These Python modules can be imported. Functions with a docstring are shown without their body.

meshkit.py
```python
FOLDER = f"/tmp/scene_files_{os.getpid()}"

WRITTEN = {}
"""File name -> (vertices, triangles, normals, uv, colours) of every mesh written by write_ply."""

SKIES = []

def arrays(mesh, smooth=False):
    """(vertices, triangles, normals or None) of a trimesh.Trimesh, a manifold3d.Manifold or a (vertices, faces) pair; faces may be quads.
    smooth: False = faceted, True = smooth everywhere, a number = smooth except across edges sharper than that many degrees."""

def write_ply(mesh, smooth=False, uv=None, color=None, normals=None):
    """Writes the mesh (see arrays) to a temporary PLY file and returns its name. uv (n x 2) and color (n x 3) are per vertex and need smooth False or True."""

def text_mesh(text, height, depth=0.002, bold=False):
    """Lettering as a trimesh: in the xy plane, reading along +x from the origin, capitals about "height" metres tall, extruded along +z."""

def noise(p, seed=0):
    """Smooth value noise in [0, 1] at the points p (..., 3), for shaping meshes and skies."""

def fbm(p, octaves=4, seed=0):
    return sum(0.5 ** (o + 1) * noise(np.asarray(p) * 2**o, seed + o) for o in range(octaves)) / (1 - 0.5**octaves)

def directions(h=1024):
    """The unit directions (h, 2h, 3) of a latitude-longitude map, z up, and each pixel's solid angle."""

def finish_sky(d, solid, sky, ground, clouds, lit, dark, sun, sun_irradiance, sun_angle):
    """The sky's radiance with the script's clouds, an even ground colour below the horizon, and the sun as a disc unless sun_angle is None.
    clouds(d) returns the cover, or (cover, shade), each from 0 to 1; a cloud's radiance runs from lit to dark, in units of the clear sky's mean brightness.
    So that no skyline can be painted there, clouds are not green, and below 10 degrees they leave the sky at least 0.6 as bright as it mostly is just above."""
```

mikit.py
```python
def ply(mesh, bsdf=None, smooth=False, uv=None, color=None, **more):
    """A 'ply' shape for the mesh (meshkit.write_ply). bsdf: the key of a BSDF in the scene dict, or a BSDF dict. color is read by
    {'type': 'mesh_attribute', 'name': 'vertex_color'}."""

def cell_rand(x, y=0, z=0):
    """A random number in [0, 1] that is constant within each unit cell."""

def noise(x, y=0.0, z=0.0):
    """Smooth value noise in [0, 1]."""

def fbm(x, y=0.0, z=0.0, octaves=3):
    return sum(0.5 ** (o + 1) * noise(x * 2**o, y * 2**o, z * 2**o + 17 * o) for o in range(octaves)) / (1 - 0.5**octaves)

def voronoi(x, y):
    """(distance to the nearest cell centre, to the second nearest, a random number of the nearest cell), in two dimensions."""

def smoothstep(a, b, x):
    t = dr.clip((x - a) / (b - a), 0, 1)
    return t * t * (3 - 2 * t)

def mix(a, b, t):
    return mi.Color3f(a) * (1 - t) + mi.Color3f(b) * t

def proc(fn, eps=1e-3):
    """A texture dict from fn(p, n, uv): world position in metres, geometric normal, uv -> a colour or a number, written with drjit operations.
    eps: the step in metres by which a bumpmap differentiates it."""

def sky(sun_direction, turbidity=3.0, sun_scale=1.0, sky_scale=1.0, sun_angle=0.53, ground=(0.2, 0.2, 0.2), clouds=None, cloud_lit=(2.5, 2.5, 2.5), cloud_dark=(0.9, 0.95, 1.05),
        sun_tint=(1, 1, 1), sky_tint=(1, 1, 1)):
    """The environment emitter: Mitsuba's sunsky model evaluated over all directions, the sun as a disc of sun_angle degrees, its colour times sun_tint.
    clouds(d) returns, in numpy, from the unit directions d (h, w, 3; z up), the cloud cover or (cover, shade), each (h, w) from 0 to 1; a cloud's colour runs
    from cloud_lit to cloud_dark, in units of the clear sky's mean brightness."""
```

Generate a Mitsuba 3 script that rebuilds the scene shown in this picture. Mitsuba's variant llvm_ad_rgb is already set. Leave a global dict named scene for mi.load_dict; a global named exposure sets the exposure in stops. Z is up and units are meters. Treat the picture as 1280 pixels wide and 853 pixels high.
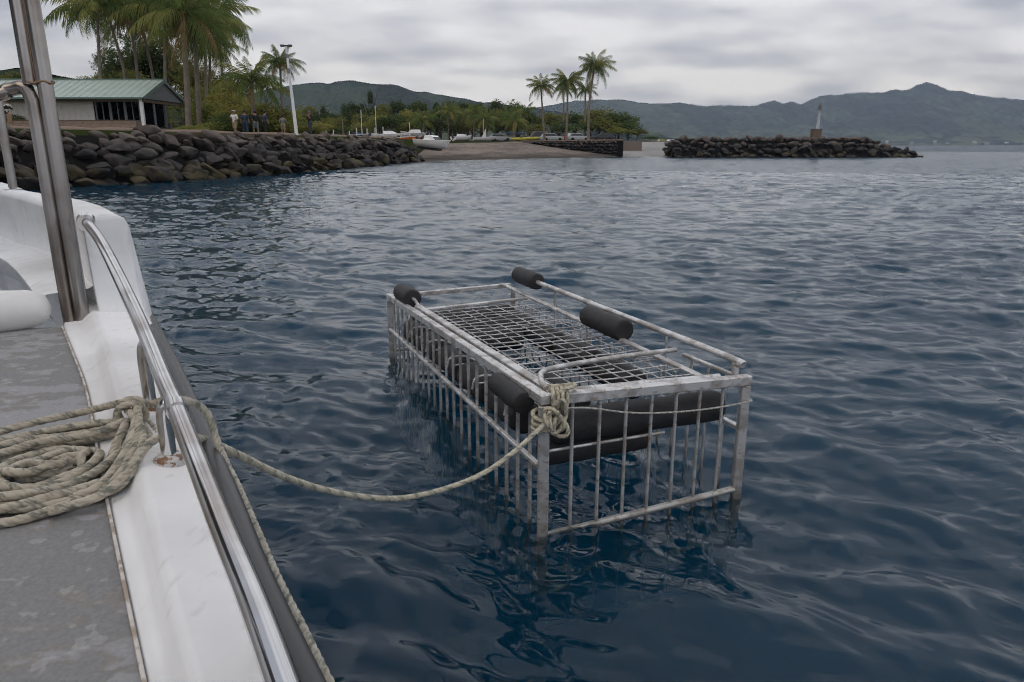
import math, random
import numpy as np
import trimesh, manifold3d as m3
import mitsuba as mi, drjit as dr
import mikit, meshkit
from mikit import noise, fbm, voronoi, cell_rand, smoothstep, mix

T = mi.ScalarTransform4f
rng = np.random.default_rng(7)
random.seed(7)
scene, labels = {}, {}

# ---------------------------------------------------------------- camera, sky, exposure
CAM_H, F_PX, W_PX, H_PX, HORIZON = 1.6, 900.0, 1280.0, 853.0, 181.5
PITCH = math.atan((H_PX / 2 - HORIZON) / F_PX)
EYE = np.array([0.0, 0.0, CAM_H])
FWD = np.array([0.0, math.cos(PITCH), -math.sin(PITCH)])
scene['camera'] = {
    'type': 'perspective', 'fov': math.degrees(2 * math.atan(W_PX / 2 / F_PX)), 'fov_axis': 'x',
    'near_clip': 0.05, 'far_clip': 20000.0,
    'to_world': T().look_at(origin=EYE.tolist(), target=(EYE + FWD).tolist(), up=[0, 0, 1]),
    'medium': {'type': 'ref', 'id': 'haze_air'},
}


def cloud_cover(d):
    z = np.maximum(d[..., 2], 0.0) + 0.17
    p = np.stack([d[..., 0] / z, d[..., 1] / z, 0 * z], -1)
    big = meshkit.fbm(p * np.array([0.62, 0.95, 1]) + 3.7, 4, 11)
    med = meshkit.fbm(p * np.array([2.4, 3.4, 1]) + 9.1, 6, 23)
    s = (0.52 * big + 0.48 * med - 0.5) * 5.6 + 0.45
    return np.ones(z.shape), np.clip(s, 0, 1)


scene['sky'] = mikit.sky((-0.35, -0.5, 0.8), turbidity=3, sun_scale=0.12, sun_angle=40, ground=(0.03, 0.05, 0.07), clouds=cloud_cover,
                         cloud_lit=(3.56, 3.66, 3.92), cloud_dark=(1.84, 1.98, 2.32))
exposure = 1.52

# ---------------------------------------------------------------- helpers


def ray(px, py):
    return FWD + (px - W_PX / 2) / F_PX * np.array([1.0, 0, 0]) + (H_PX / 2 - py) / F_PX * np.array([0, math.sin(PITCH), math.cos(PITCH)])


def on_z(px, py, z):
    """The point of the level z that the line of sight through (px, py) meets: used for setting out the plan from the photograph."""
    r = ray(px, py)
    return EYE + r * (z - CAM_H) / r[2]


def on_y(px, py, y):
    r = ray(px, py)
    return EYE + r * y / r[1]


ORD = 'first second third fourth fifth sixth seventh eighth ninth tenth eleventh twelfth thirteenth fourteenth fifteenth sixteenth seventeenth eighteenth nineteenth twentieth'.split()
ORD += ['twenty-' + w for w in ORD[:9]] + ['thirtieth'] + ['thirty-' + w for w in ORD[:9]]


def add(key, mesh, bsdf, smooth=False, label=None, category=None, group=None, kind=None, color=None, **more):
    if key in scene:
        n = 1
        while f'{key}_{n:03d}' in scene:
            n += 1
        key = f'{key}_{n:03d}'
    scene[key] = mikit.ply(mesh, bsdf, smooth=smooth, color=color, **more)
    tag(key, label, category, group, kind)
    return key


def tag(key, label=None, category=None, group=None, kind=None):
    t = {k: v for k, v in (('label', label), ('category', category), ('group', group), ('kind', kind)) if v}
    if t:
        labels[key] = {**labels.get(key, {}), **t}


_used = {}


def numbered(name):
    n = _used.get(name, 0)
    _used[name] = n + 1
    return name if n == 0 else f'{name}_{n:03d}'


def V(*a):
    return np.array(a, float)


def unit(v):
    return np.asarray(v, float) / np.linalg.norm(v)


def smooth_path(pts, n=8):
    """Catmull-Rom through the points."""
    p = np.asarray(pts, float)
    p = np.vstack([2 * p[0] - p[1], p, 2 * p[-1] - p[-2]])
    out = []
    for i in range(1, len(p) - 2):
        t = np.linspace(0, 1, n, endpoint=False)[:, None]
        a, b, c, d = p[i - 1], p[i], p[i + 1], p[i + 2]
        out.append(0.5 * (2 * b + (c - a) * t + (2 * a - 5 * b + 4 * c - d) * t**2 + (3 * b - a - 3 * c + d) * t**3))
    return np.vstack(out + [p[-2:-1]])


def sweep(path, radius, sides=12, caps=True, up=None, frame_out=False):
    """A tube along a polyline by parallel transport; radius a number or one per point; closed ends."""
    p = np.asarray(path, float)
    n = len(p)
    t = np.gradient(p, axis=0)
    t /= np.linalg.norm(t, axis=1, keepdims=True) + 1e-12
    a = np.cross(t[0], up if up is not None else ([0, 0, 1] if abs(t[0][2]) < 0.9 else [1, 0, 0]))
    a /= np.linalg.norm(a)
    A = [a]
    for i in range(1, n):
        a = A[-1] - t[i] * np.dot(A[-1], t[i])
        A.append(a / (np.linalg.norm(a) + 1e-12))
    A = np.array(A)
    B = np.cross(t, A)
    r = np.broadcast_to(np.asarray(radius, float), (n,))
    ang = np.arange(sides) * 2 * np.pi / sides
    v = p[:, None] + r[:, None, None] * (np.cos(ang)[None, :, None] * A[:, None] + np.sin(ang)[None, :, None] * B[:, None])
    v = v.reshape(-1, 3)
    i, j = np.meshgrid(np.arange(n - 1), np.arange(sides), indexing='ij')
    k = (j + 1) % sides
    q = np.stack([i * sides + j, i * sides + k, (i + 1) * sides + k, (i + 1) * sides + j], -1).reshape(-1, 4)
    f = np.vstack([q[:, [0, 1, 2]], q[:, [0, 2, 3]]])
    if caps:
        v = np.vstack([v, p[0], p[-1]])
        j = np.arange(sides)
        k = (j + 1) % sides
        f = np.vstack([f, np.stack([k, j, j * 0 + n * sides], 1), np.stack([(n - 1) * sides + j, (n - 1) * sides + k, j * 0 + n * sides + 1], 1)])
    m = trimesh.Trimesh(v, f, process=False)
    if frame_out:
        return m, t, A, B
    return m


def rod(a, b, r, sides=12, r2=None):
    return sweep([a, b], [r, r2 or r], sides)


def cat(ms):
    return trimesh.util.concatenate(ms)


def box(size, center=(0, 0, 0), bevel=0.0):
    s = np.asarray(size, float)
    if bevel > 0:
        c = m3.Manifold.hull_points(np.vstack([
            np.array([[x * (s[0] / 2 - (bevel if k != 0 else 0)), y * (s[1] / 2 - (bevel if k != 1 else 0)), z * (s[2] / 2 - (bevel if k != 2 else 0))]
                      for x in (-1, 1) for y in (-1, 1) for z in (-1, 1)]) for k in range(3)]))
        mm = c.to_mesh()
        m = trimesh.Trimesh(mm.vert_properties[:, :3], mm.tri_verts, process=False)
    else:
        m = trimesh.creation.box(s)
    m.apply_translation(center)
    return m


def frame_matrix(origin, x, y, z):
    m = np.eye(4)
    m[:3, 0], m[:3, 1], m[:3, 2], m[:3, 3] = x, y, z, origin
    return m


def placed(mesh, m):
    c = mesh.copy()
    c.apply_transform(m)
    return c


def mat_rot(axis, deg, at=(0, 0, 0)):
    return trimesh.transformations.rotation_matrix(math.radians(deg), axis, at)

# ---------------------------------------------------------------- air and water
scene['haze_air'] = {'type': 'homogeneous', 'albedo': {'type': 'rgb', 'value': [0.95, 0.955, 0.96]}, 'sigma_t': {'type': 'rgb', 'value': [0.000068, 0.000082, 0.000105]}}
scene['sea_medium'] = {'type': 'homogeneous', 'albedo': {'type': 'rgb', 'value': [0.016, 0.240, 0.405]}, 'sigma_t': {'type': 'rgb', 'value': [1.0, 0.78, 0.74]}, 'scale': 1.15}
scene['bsdf_water'] = {'type': 'dielectric', 'int_ior': 1.333, 'ext_ior': 1.0}
scene['bsdf_water_ruffled'] = {'type': 'roughdielectric', 'distribution': 'ggx', 'alpha': 0.045, 'int_ior': 1.333, 'ext_ior': 1.0}
scene['bsdf_water_open'] = {'type': 'roughdielectric', 'distribution': 'ggx', 'alpha': 0.14, 'int_ior': 1.333, 'ext_ior': 1.0}

_w = np.random.default_rng(5)
WAVES = []
for k in range(170):
    lam = 0.10 * (3.6 / 0.10) ** ((k + _w.random()) / 170)
    if k % 5 < 2:                               # long crested sea running past the cage towards the boat
        th = math.radians(-132) + _w.normal() * 0.24
    elif k % 5 < 4:                             # wind ripples off the bay
        th = math.radians(-98) + _w.normal() * 0.30
    else:                                       # backwash from the sea wall and the hull
        th = math.radians(186) + _w.normal() * 0.35
    slope = 0.0232 * (1.0 if lam < 0.6 else (0.6 / lam) ** 0.75) * (0.62 + 0.38 * min(1, lam / 0.25))
    WAVES.append((2 * np.pi / lam * math.cos(th), 2 * np.pi / lam * math.sin(th), _w.random() * 2 * np.pi, slope * lam / (2 * np.pi), lam))


CAPS = []
for k in range(36):
    lam = 0.035 + 0.055 * _w.random()
    th = math.radians(-75) + _w.normal() * 0.35
    CAPS.append((2 * np.pi / lam * math.cos(th), 2 * np.pi / lam * math.sin(th), _w.random() * 2 * np.pi, 0.026 * lam / (2 * np.pi), lam))


def wave_z(x, y, spacing=None):
    x, y = np.asarray(x, float), np.asarray(y, float)
    wx = x + 0.35 * (meshkit.noise(np.stack([x * 0.45, y * 0.45, 0 * x], -1), 3) - 0.5)
    wy = y + 0.35 * (meshkit.noise(np.stack([x * 0.45, y * 0.45, 0 * x + 5], -1), 4) - 0.5)
    gust = 0.55 + 0.9 * meshkit.fbm(np.stack([x * 0.16, y * 0.11, 0 * x], -1), 3, 8)
    cage = np.exp(-(((x + 0.1) / 1.5) ** 2 + ((y - 4.0) / 1.7) ** 2))
    z = np.zeros_like(x)
    for kx, ky, ph, a, lam in WAVES:
        s = np.sin(kx * wx + ky * wy + ph)
        w = a * (s + 0.25 * (s * s - 0.5))
        if lam < 1.0:
            w = w * gust
        if lam < 0.35:
            w = w * (1 + 1.4 * cage)
        if spacing is not None:
            w = w * np.clip((lam / spacing - 1.5) / 1.2, 0, 1)
        z += w
    for px, py in ((0.118, 2.699), (1.082, 3.157), (-0.943, 5.434)):       # rings where the corner posts stand in the water
        d = np.hypot(x - px, y - py)
        z += 0.0026 * np.exp(-d / 0.22) * np.cos(2 * np.pi * d / 0.085)
    patch = np.clip((meshkit.fbm(np.stack([x * 0.9 + 7, y * 0.7, 0 * x], -1), 3, 6) - 0.50) * 5, 0, 1)
    for kx, ky, ph, a, lam in CAPS:
        w = a * np.sin(kx * wx + ky * wy + ph) * patch
        if spacing is not None:
            w = w * np.clip((lam / spacing - 2.2) / 1.2, 0, 1)
        z += w
    return z


def build_water():
    r = np.concatenate([[0.4], np.geomspace(1.25, 420, 1440), np.geomspace(430, 3600, 60)])
    fine = np.radians(np.linspace(-41, 41, 620))
    side = np.radians(np.linspace(41, 319, 74)[1:-1])
    th = np.concatenate([fine, side])
    R, TH = np.meshgrid(r, th, indexing='ij')
    X, Y = R * np.sin(TH), R * np.cos(TH)
    dr_ = np.gradient(r)[:, None] + 0 * TH
    dth = np.gradient(np.concatenate([th, [th[0] + 2 * np.pi]]))[:-1][None, :] * R
    Z = wave_z(X.ravel(), Y.ravel(), np.maximum(np.minimum(dr_, 1.0), np.minimum(dth, 1.0)).ravel()).reshape(X.shape)
    Z *= np.clip(1.25 - R / 700, 0.25, 1)
    v = np.stack([X, Y, Z], -1).reshape(-1, 3)
    n, m = X.shape
    i, j = np.meshgrid(np.arange(n - 1), np.arange(m), indexing='ij')
    k = (j + 1) % m
    q = np.stack([i * m + j, (i + 1) * m + j, (i + 1) * m + k, i * m + k], -1).reshape(-1, 4)
    v = np.vstack([v, [0, 0, 0]])
    j = np.arange(m)
    f = np.vstack([q[:, [0, 2, 1]], q[:, [0, 3, 2]], np.stack([j, j * 0 + n * m, (j + 1) % m], 1)])
    ends = {'interior': {'type': 'ref', 'id': 'sea_medium'}, 'exterior': {'type': 'ref', 'id': 'haze_air'}}
    full = trimesh.Trimesh(v, f, process=False)
    _, _, nrm = meshkit.arrays(full, True)
    rc = np.hypot(*v[f].mean(1)[:, :2].T)
    for key, lo, hi, mat, lab in (('sea_water', -1, 48, 'bsdf_water', 'dark blue rippled sea water round the cage and boat'), ('bay_water', 48, 210, 'bsdf_water_ruffled', 'grey blue ruffled water in front of the sea wall'),
                                  ('open_water', 210, 1e9, 'bsdf_water_open', 'pale distant water of the bay')):
        ff = f[(rc >= lo) & (rc < hi)]
        used, inv = np.unique(ff, return_inverse=True)
        path = meshkit.write_ply((v[used], inv.reshape(ff.shape)), False, normals=nrm[used])
        scene[key] = {'type': 'ply', 'filename': path, 'face_normals': False, 'bsdf': {'type': 'ref', 'id': mat}, **ends}
        tag(key, lab, kind='structure')


build_water()
add('seabed', trimesh.Trimesh([[-4000, -4000, -9], [4000, -4000, -9], [4000, 4000, -9], [-4000, 4000, -9]], [[0, 1, 2], [0, 2, 3]], process=False),
    {'type': 'diffuse', 'reflectance': {'type': 'rgb', 'value': [0.05, 0.06, 0.06]}}, label='dark sandy bed of the bay', kind='structure')
scene['haze'] = {'type': 'cube', 'bsdf': {'type': 'null'}, 'interior': {'type': 'ref', 'id': 'haze_air'},
                 'to_world': T().translate([0, 2300, 245]).scale([4200, 3700, 255])}
labels['haze'] = {'label': 'thin sea haze over the bay', 'kind': 'stuff'}

# ---------------------------------------------------------------- materials


def rgb(*c):
    return {'type': 'rgb', 'value': list(c)}


def diffuse(c):
    return {'type': 'twosided', 'bsdf': {'type': 'diffuse', 'reflectance': c if isinstance(c, dict) else rgb(*c)}}


def principled(c, rough=0.5, metal=0.0, spec=0.5, bump=None, bump_scale=1.0, **kw):
    b = {'type': 'principled', 'base_color': c if isinstance(c, dict) else rgb(*c), 'roughness': rough, 'metallic': metal, 'specular': spec, **kw}
    if bump is not None:
        b = {'type': 'bumpmap', 'arbitrary': bump, 'scale': bump_scale, 'bsdf': b}
    return {'type': 'twosided', 'bsdf': b}


def rock_color(p, n, uv):
    a = fbm(p.x * 0.8, p.y * 0.8, p.z * 0.8, 3)
    b = fbm(p.x * 5 + 7, p.y * 5, p.z * 5, 3)
    c = mix((0.013, 0.012, 0.012), (0.042, 0.037, 0.035), smoothstep(0.3, 0.7, a))
    c = mix(c, (0.095, 0.076, 0.064), smoothstep(0.50, 0.75, b) * 0.5)
    c = mix(c, mix(c, (0.145, 0.118, 0.098), 0.55), smoothstep(1.45, 2.0, p.z + 0.9 * (a - 0.5)))
    wet = smoothstep(1.0, 0.3, p.z + 0.8 * (a - 0.5))
    c = mix(c, c * 0.55, wet)
    moss = smoothstep(0.42, 0.62, fbm(p.x * 0.9 + 31, p.y * 0.9, p.z * 1.5, 3)) * smoothstep(0.95, 0.5, p.z) * smoothstep(-0.1, 0.15, p.z)
    return mix(c, (0.085, 0.070, 0.030), moss * 0.65)


def rock_bump(p, n, uv):
    return fbm(p.x * 4, p.y * 4, p.z * 4, 4)


scene['bsdf_rock'] = principled(mikit.proc(rock_color), 0.75, spec=0.3, bump=mikit.proc(rock_bump, 0.02), bump_scale=0.10)
scene['bsdf_rock_core'] = diffuse((0.016, 0.015, 0.015))


def concrete_color(p, n, uv):
    a = fbm(p.x * 0.35, p.y * 0.18, p.z, 4)
    b = fbm(p.x * 3.0, p.y * 0.6, p.z * 3, 3)
    c = mix((0.085, 0.070, 0.059), (0.165, 0.137, 0.115), smoothstep(0.3, 0.7, 0.6 * a + 0.4 * b))
    return mix(c, c * 0.45, smoothstep(0.75, 0.1, p.z + 0.7 * (a - 0.5)))


scene['bsdf_ramp'] = principled(mikit.proc(concrete_color), 0.85, spec=0.2)


def pale_concrete(p, n, uv):
    a = fbm(p.x * 0.5, p.y * 0.3, p.z, 4)
    return mix((0.16, 0.157, 0.153), (0.26, 0.255, 0.25), a)


scene['bsdf_slip'] = principled(mikit.proc(pale_concrete), 0.85, spec=0.2)


def earth_color(p, n, uv):
    a = fbm(p.x * 0.12, p.y * 0.12, p.z, 4)
    return mix((0.060, 0.075, 0.025), (0.14, 0.12, 0.085), smoothstep(0.4, 0.65, a))


scene['bsdf_earth'] = diffuse(mikit.proc(earth_color))


def hill_color(p, n, uv):
    a = fbm(p.x * 0.004, p.y * 0.004, p.z * 0.01, 4)
    b = fbm(p.x * 0.05, p.y * 0.05, p.z * 0.05, 3)
    c = mix((0.012, 0.021, 0.012), (0.038, 0.052, 0.027), smoothstep(0.35, 0.68, 0.6 * a + 0.4 * b))
    fold_shade = fbm(p.x * 0.009 + 0.004 * p.z, p.y * 0.0012, p.z * 0.006, 4)
    c = mix(c, c * 0.34, smoothstep(0.46, 0.56, fold_shade) * 0.85)  # gully shading painted into the slope colour as dark streaks
    low = smoothstep(90.0, 8.0, p.z) * smoothstep(0.45, 0.6, fbm(p.x * 0.01 + 9, p.y * 0.01, 0, 3))
    return mix(c, (0.085, 0.10, 0.05), low * 0.7)


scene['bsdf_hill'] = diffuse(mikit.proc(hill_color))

for nm, c, t in (('bsdf_leaf_dark', (0.062, 0.085, 0.030), 0.8), ('bsdf_leaf', (0.100, 0.135, 0.045), 0.8), ('bsdf_leaf_olive', (0.190, 0.190, 0.056), 0.9),
                 ('bsdf_leaf_light', (0.25, 0.265, 0.075), 1.0), ('bsdf_leaf_yellow', (0.33, 0.30, 0.090), 1.0), ('bsdf_frond', (0.120, 0.158, 0.048), 0.8),
                 ('bsdf_frond_pale', (0.24, 0.245, 0.080), 0.8), ('bsdf_frond_dry', (0.26, 0.19, 0.085), 0.5)):
    scene[nm] = {'type': 'principledthin', 'base_color': rgb(*c), 'roughness': 0.55, 'diff_trans': t, 'spec_trans': 0.0}


def trunk_color(p, n, uv):
    ring = noise(p.z * 6.0, 0.5, 0.5)
    a = fbm(p.x * 6, p.y * 6, p.z * 3, 2)
    return mix((0.115, 0.092, 0.072), (0.27, 0.225, 0.19), 0.55 * a + 0.45 * ring)


scene['bsdf_trunk'] = principled(mikit.proc(trunk_color), 0.85, spec=0.2)
scene['bsdf_bark'] = diffuse((0.060, 0.045, 0.034))


def gelcoat_color(p, n, uv):
    a = fbm(p.x * 5, p.y * 5, p.z * 5, 4)
    s = fbm(p.x * 22 + 5, p.y * 6, p.z * 3, 3)
    c = mix((0.64, 0.636, 0.63), (0.78, 0.778, 0.776), smoothstep(0.25, 0.65, a))
    g = fbm(p.x * 1.7 + 2, p.y * 1.7, p.z * 2.2, 5)
    c = mix(c, (0.50, 0.485, 0.465), smoothstep(0.50, 0.72, g) * 0.55)
    c = mix(c, (0.36, 0.34, 0.31), smoothstep(0.62, 0.80, fbm(p.x * 60, p.y * 22 + 3, p.z * 14, 4)) * 0.22)
    return mix(c, (0.50, 0.465, 0.42), smoothstep(0.62, 0.82, s) * 0.35)


def gelcoat_rough(p, n, uv):
    return 0.28 + 0.25 * fbm(p.x * 9, p.y * 9, p.z * 9, 3)


scene['bsdf_gelcoat'] = principled(mikit.proc(gelcoat_color), mikit.proc(gelcoat_rough), spec=0.5)


WEAR = 0.17


def deck_color(p, n, uv):
    big = fbm(p.x * 3.2 + 1.3, p.y * 3.2 + 4.1, 0, 4)
    med = fbm(p.x * 17, p.y * 30 + 3, 0, 5)
    fine = fbm(p.x * 260, p.y * 260, 0, 2)
    q = 0.50 * big + 0.50 * med + 0.06 - WEAR * dr.exp(-(dr.square(p.x + 0.57) * 80 + dr.square(p.y - 0.88) * 22)) - 0.10 * smoothstep(1.35, 1.7, p.y)
    worn = smoothstep(0.46, 0.535, q)
    c = mix((0.205, 0.203, 0.202), (0.280, 0.280, 0.286), worn)
    c = mix(c, (0.235, 0.195, 0.160), smoothstep(0.44, 0.47, q) * (1 - smoothstep(0.47, 0.51, q)) * 0.35)
    spot = smoothstep(0.70, 0.76, fbm(p.x * 42, p.y * 42, 2, 3))
    c = mix(c, (0.50, 0.50, 0.49), spot * 0.22)
    return c * (0.86 + 0.28 * fine)


def deck_bump(p, n, uv):
    return fbm(p.x * 300, p.y * 300, 0, 2) + 0.6 * fbm(p.x * 40, p.y * 40, 0, 2)


scene['bsdf_nonslip'] = principled(mikit.proc(deck_color), 0.62, spec=0.35, bump=mikit.proc(deck_bump, 0.0006), bump_scale=0.0016)


def sealant_color(p, n, uv):
    a = fbm(p.x * 60, p.y * 60, 0, 3)
    return mix((0.40, 0.33, 0.27), (0.64, 0.60, 0.56), smoothstep(0.32, 0.6, a))


scene['bsdf_sealant'] = diffuse(mikit.proc(sealant_color))


def steel_rough(p, n, uv):
    return 0.04 + 0.13 * fbm(p.x * 30, p.y * 30, p.z * 30, 3)


def steel_color(p, n, uv):
    a = fbm(p.x * 11, p.y * 11, p.z * 11, 4)
    return mix((0.70, 0.69, 0.68), (0.46, 0.42, 0.39), smoothstep(0.45, 0.78, a))


scene['bsdf_steel'] = principled(mikit.proc(steel_color), mikit.proc(steel_rough), metal=1.0)
def dull_color(p, n, uv):
    a = fbm(p.x * 9, p.y * 9, p.z * 5, 4)
    return mix((0.40, 0.375, 0.355), (0.24, 0.205, 0.18), smoothstep(0.42, 0.75, a))


scene['bsdf_steel_dull'] = principled(mikit.proc(dull_color), 0.24, metal=1.0)
scene['bsdf_weld'] = principled((0.26, 0.17, 0.11), 0.5, metal=0.7)


def rust_color(p, n, uv):
    a = fbm(p.x * 120, p.y * 120, p.z * 120, 3)
    return mix((0.52, 0.50, 0.48), (0.20, 0.11, 0.065), smoothstep(0.48, 0.62, a))


scene['bsdf_rusty'] = principled(mikit.proc(rust_color), 0.55, metal=0.3)


def galv_color(p, n, uv):
    a = fbm(p.x * 14, p.y * 14, p.z * 14, 4)
    b = fbm(p.x * 55 + 3, p.y * 55, p.z * 55, 3)
    c = mix((0.34, 0.325, 0.31), (0.68, 0.67, 0.66), smoothstep(0.34, 0.60, a))
    c = mix(c, (0.30, 0.205, 0.14), smoothstep(0.58, 0.72, b) * 0.6)
    return mix(c, (0.13, 0.12, 0.085), smoothstep(0.10, -0.06, p.z) * 0.8)


def galv_metal(p, n, uv):
    return 0.30 + 0.35 * smoothstep(0.3, 0.65, fbm(p.x * 14, p.y * 14, p.z * 14, 4))


def galv_bump(p, n, uv):
    return fbm(p.x * 160, p.y * 160, p.z * 160, 2)


scene['bsdf_galv'] = principled(mikit.proc(galv_color), 0.34, metal=mikit.proc(galv_metal), bump=mikit.proc(galv_bump, 0.001), bump_scale=0.0015)


def foam_color(p, n, uv):
    a = fbm(p.x * 18, p.y * 18, p.z * 18, 4)
    b = fbm(p.x * 90, p.y * 90, p.z * 90, 2)
    return mix((0.010, 0.010, 0.011), (0.040, 0.039, 0.040), 0.65 * a + 0.35 * b)


def foam_bump(p, n, uv):
    return fbm(p.x * 220, p.y * 220, p.z * 220, 2) + 2.0 * fbm(p.x * 30, p.y * 30, p.z * 30, 2)


scene['bsdf_foam'] = principled(mikit.proc(foam_color), 0.58, spec=0.35, bump=mikit.proc(foam_bump, 0.001), bump_scale=0.0015)
scene['bsdf_rubber'] = principled((0.040, 0.039, 0.040), 0.34, spec=0.5)
scene['bsdf_rope'] = principled({'type': 'mesh_attribute', 'name': 'vertex_color'}, 0.85, spec=0.15)
scene['bsdf_pvc'] = principled((0.74, 0.73, 0.71), 0.35, spec=0.5)


def roof_color(p, n, uv):
    a = fbm(p.x * 0.8, p.y * 0.8, p.z * 2, 4)
    return mix((0.31, 0.385, 0.345), (0.41, 0.475, 0.435), a)


scene['bsdf_roof'] = principled(mikit.proc(roof_color), 0.5, spec=0.4)
scene['bsdf_white_wall'] = diffuse((0.62, 0.59, 0.53))
scene['bsdf_white_paint'] = principled((0.70, 0.70, 0.69), 0.4)
scene['bsdf_grey_board'] = diffuse((0.20, 0.21, 0.215))
scene['bsdf_boat_white'] = principled((0.82, 0.82, 0.81), 0.35)
scene['bsdf_plaster'] = diffuse((0.20, 0.165, 0.14))
scene['bsdf_far_wall'] = diffuse((0.20, 0.20, 0.195))
scene['bsdf_block'] = diffuse((0.27, 0.205, 0.165))
scene['bsdf_wood'] = diffuse((0.16, 0.12, 0.09))
scene['bsdf_interior_shade'] = diffuse((0.012, 0.012, 0.013))  # near black, paints the shade inside the pavilion
scene['bsdf_pane'] = {'type': 'thindielectric', 'int_ior': 1.5}
scene['bsdf_green_trim'] = principled((0.085, 0.14, 0.115), 0.5)
for nm, c in (('skin', (0.30, 0.17, 0.11)), ('white_cloth', (0.62, 0.61, 0.60)), ('navy_cloth', (0.035, 0.045, 0.075)), ('black_cloth', (0.02, 0.02, 0.022)),
              ('grey_cloth', (0.16, 0.165, 0.175)), ('tan_cloth', (0.28, 0.20, 0.13)), ('hair', (0.02, 0.014, 0.010)), ('orange_paint', (0.55, 0.13, 0.03)),
              ('blue_paint', (0.06, 0.11, 0.22)), ('dark_paint', (0.03, 0.032, 0.036)), ('yellow_paint', (0.50, 0.43, 0.06)), ('silver_paint', (0.42, 0.43, 0.44)),
              ('red_paint', (0.28, 0.05, 0.04)), ('green_paint', (0.10, 0.28, 0.20)), ('tyre', (0.015, 0.015, 0.016))):
    scene['bsdf_' + nm] = principled(c, 0.35 if 'paint' in nm else 0.8, spec=0.5 if 'paint' in nm else 0.2)


def print_color(p, n, uv):
    a = fbm(p.x * 9, p.y * 9, p.z * 9, 3)
    return mix((0.02, 0.02, 0.022), (0.50, 0.47, 0.42), smoothstep(0.5, 0.62, a))


scene['bsdf_printed_cloth'] = diffuse(mikit.proc(print_color))

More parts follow.
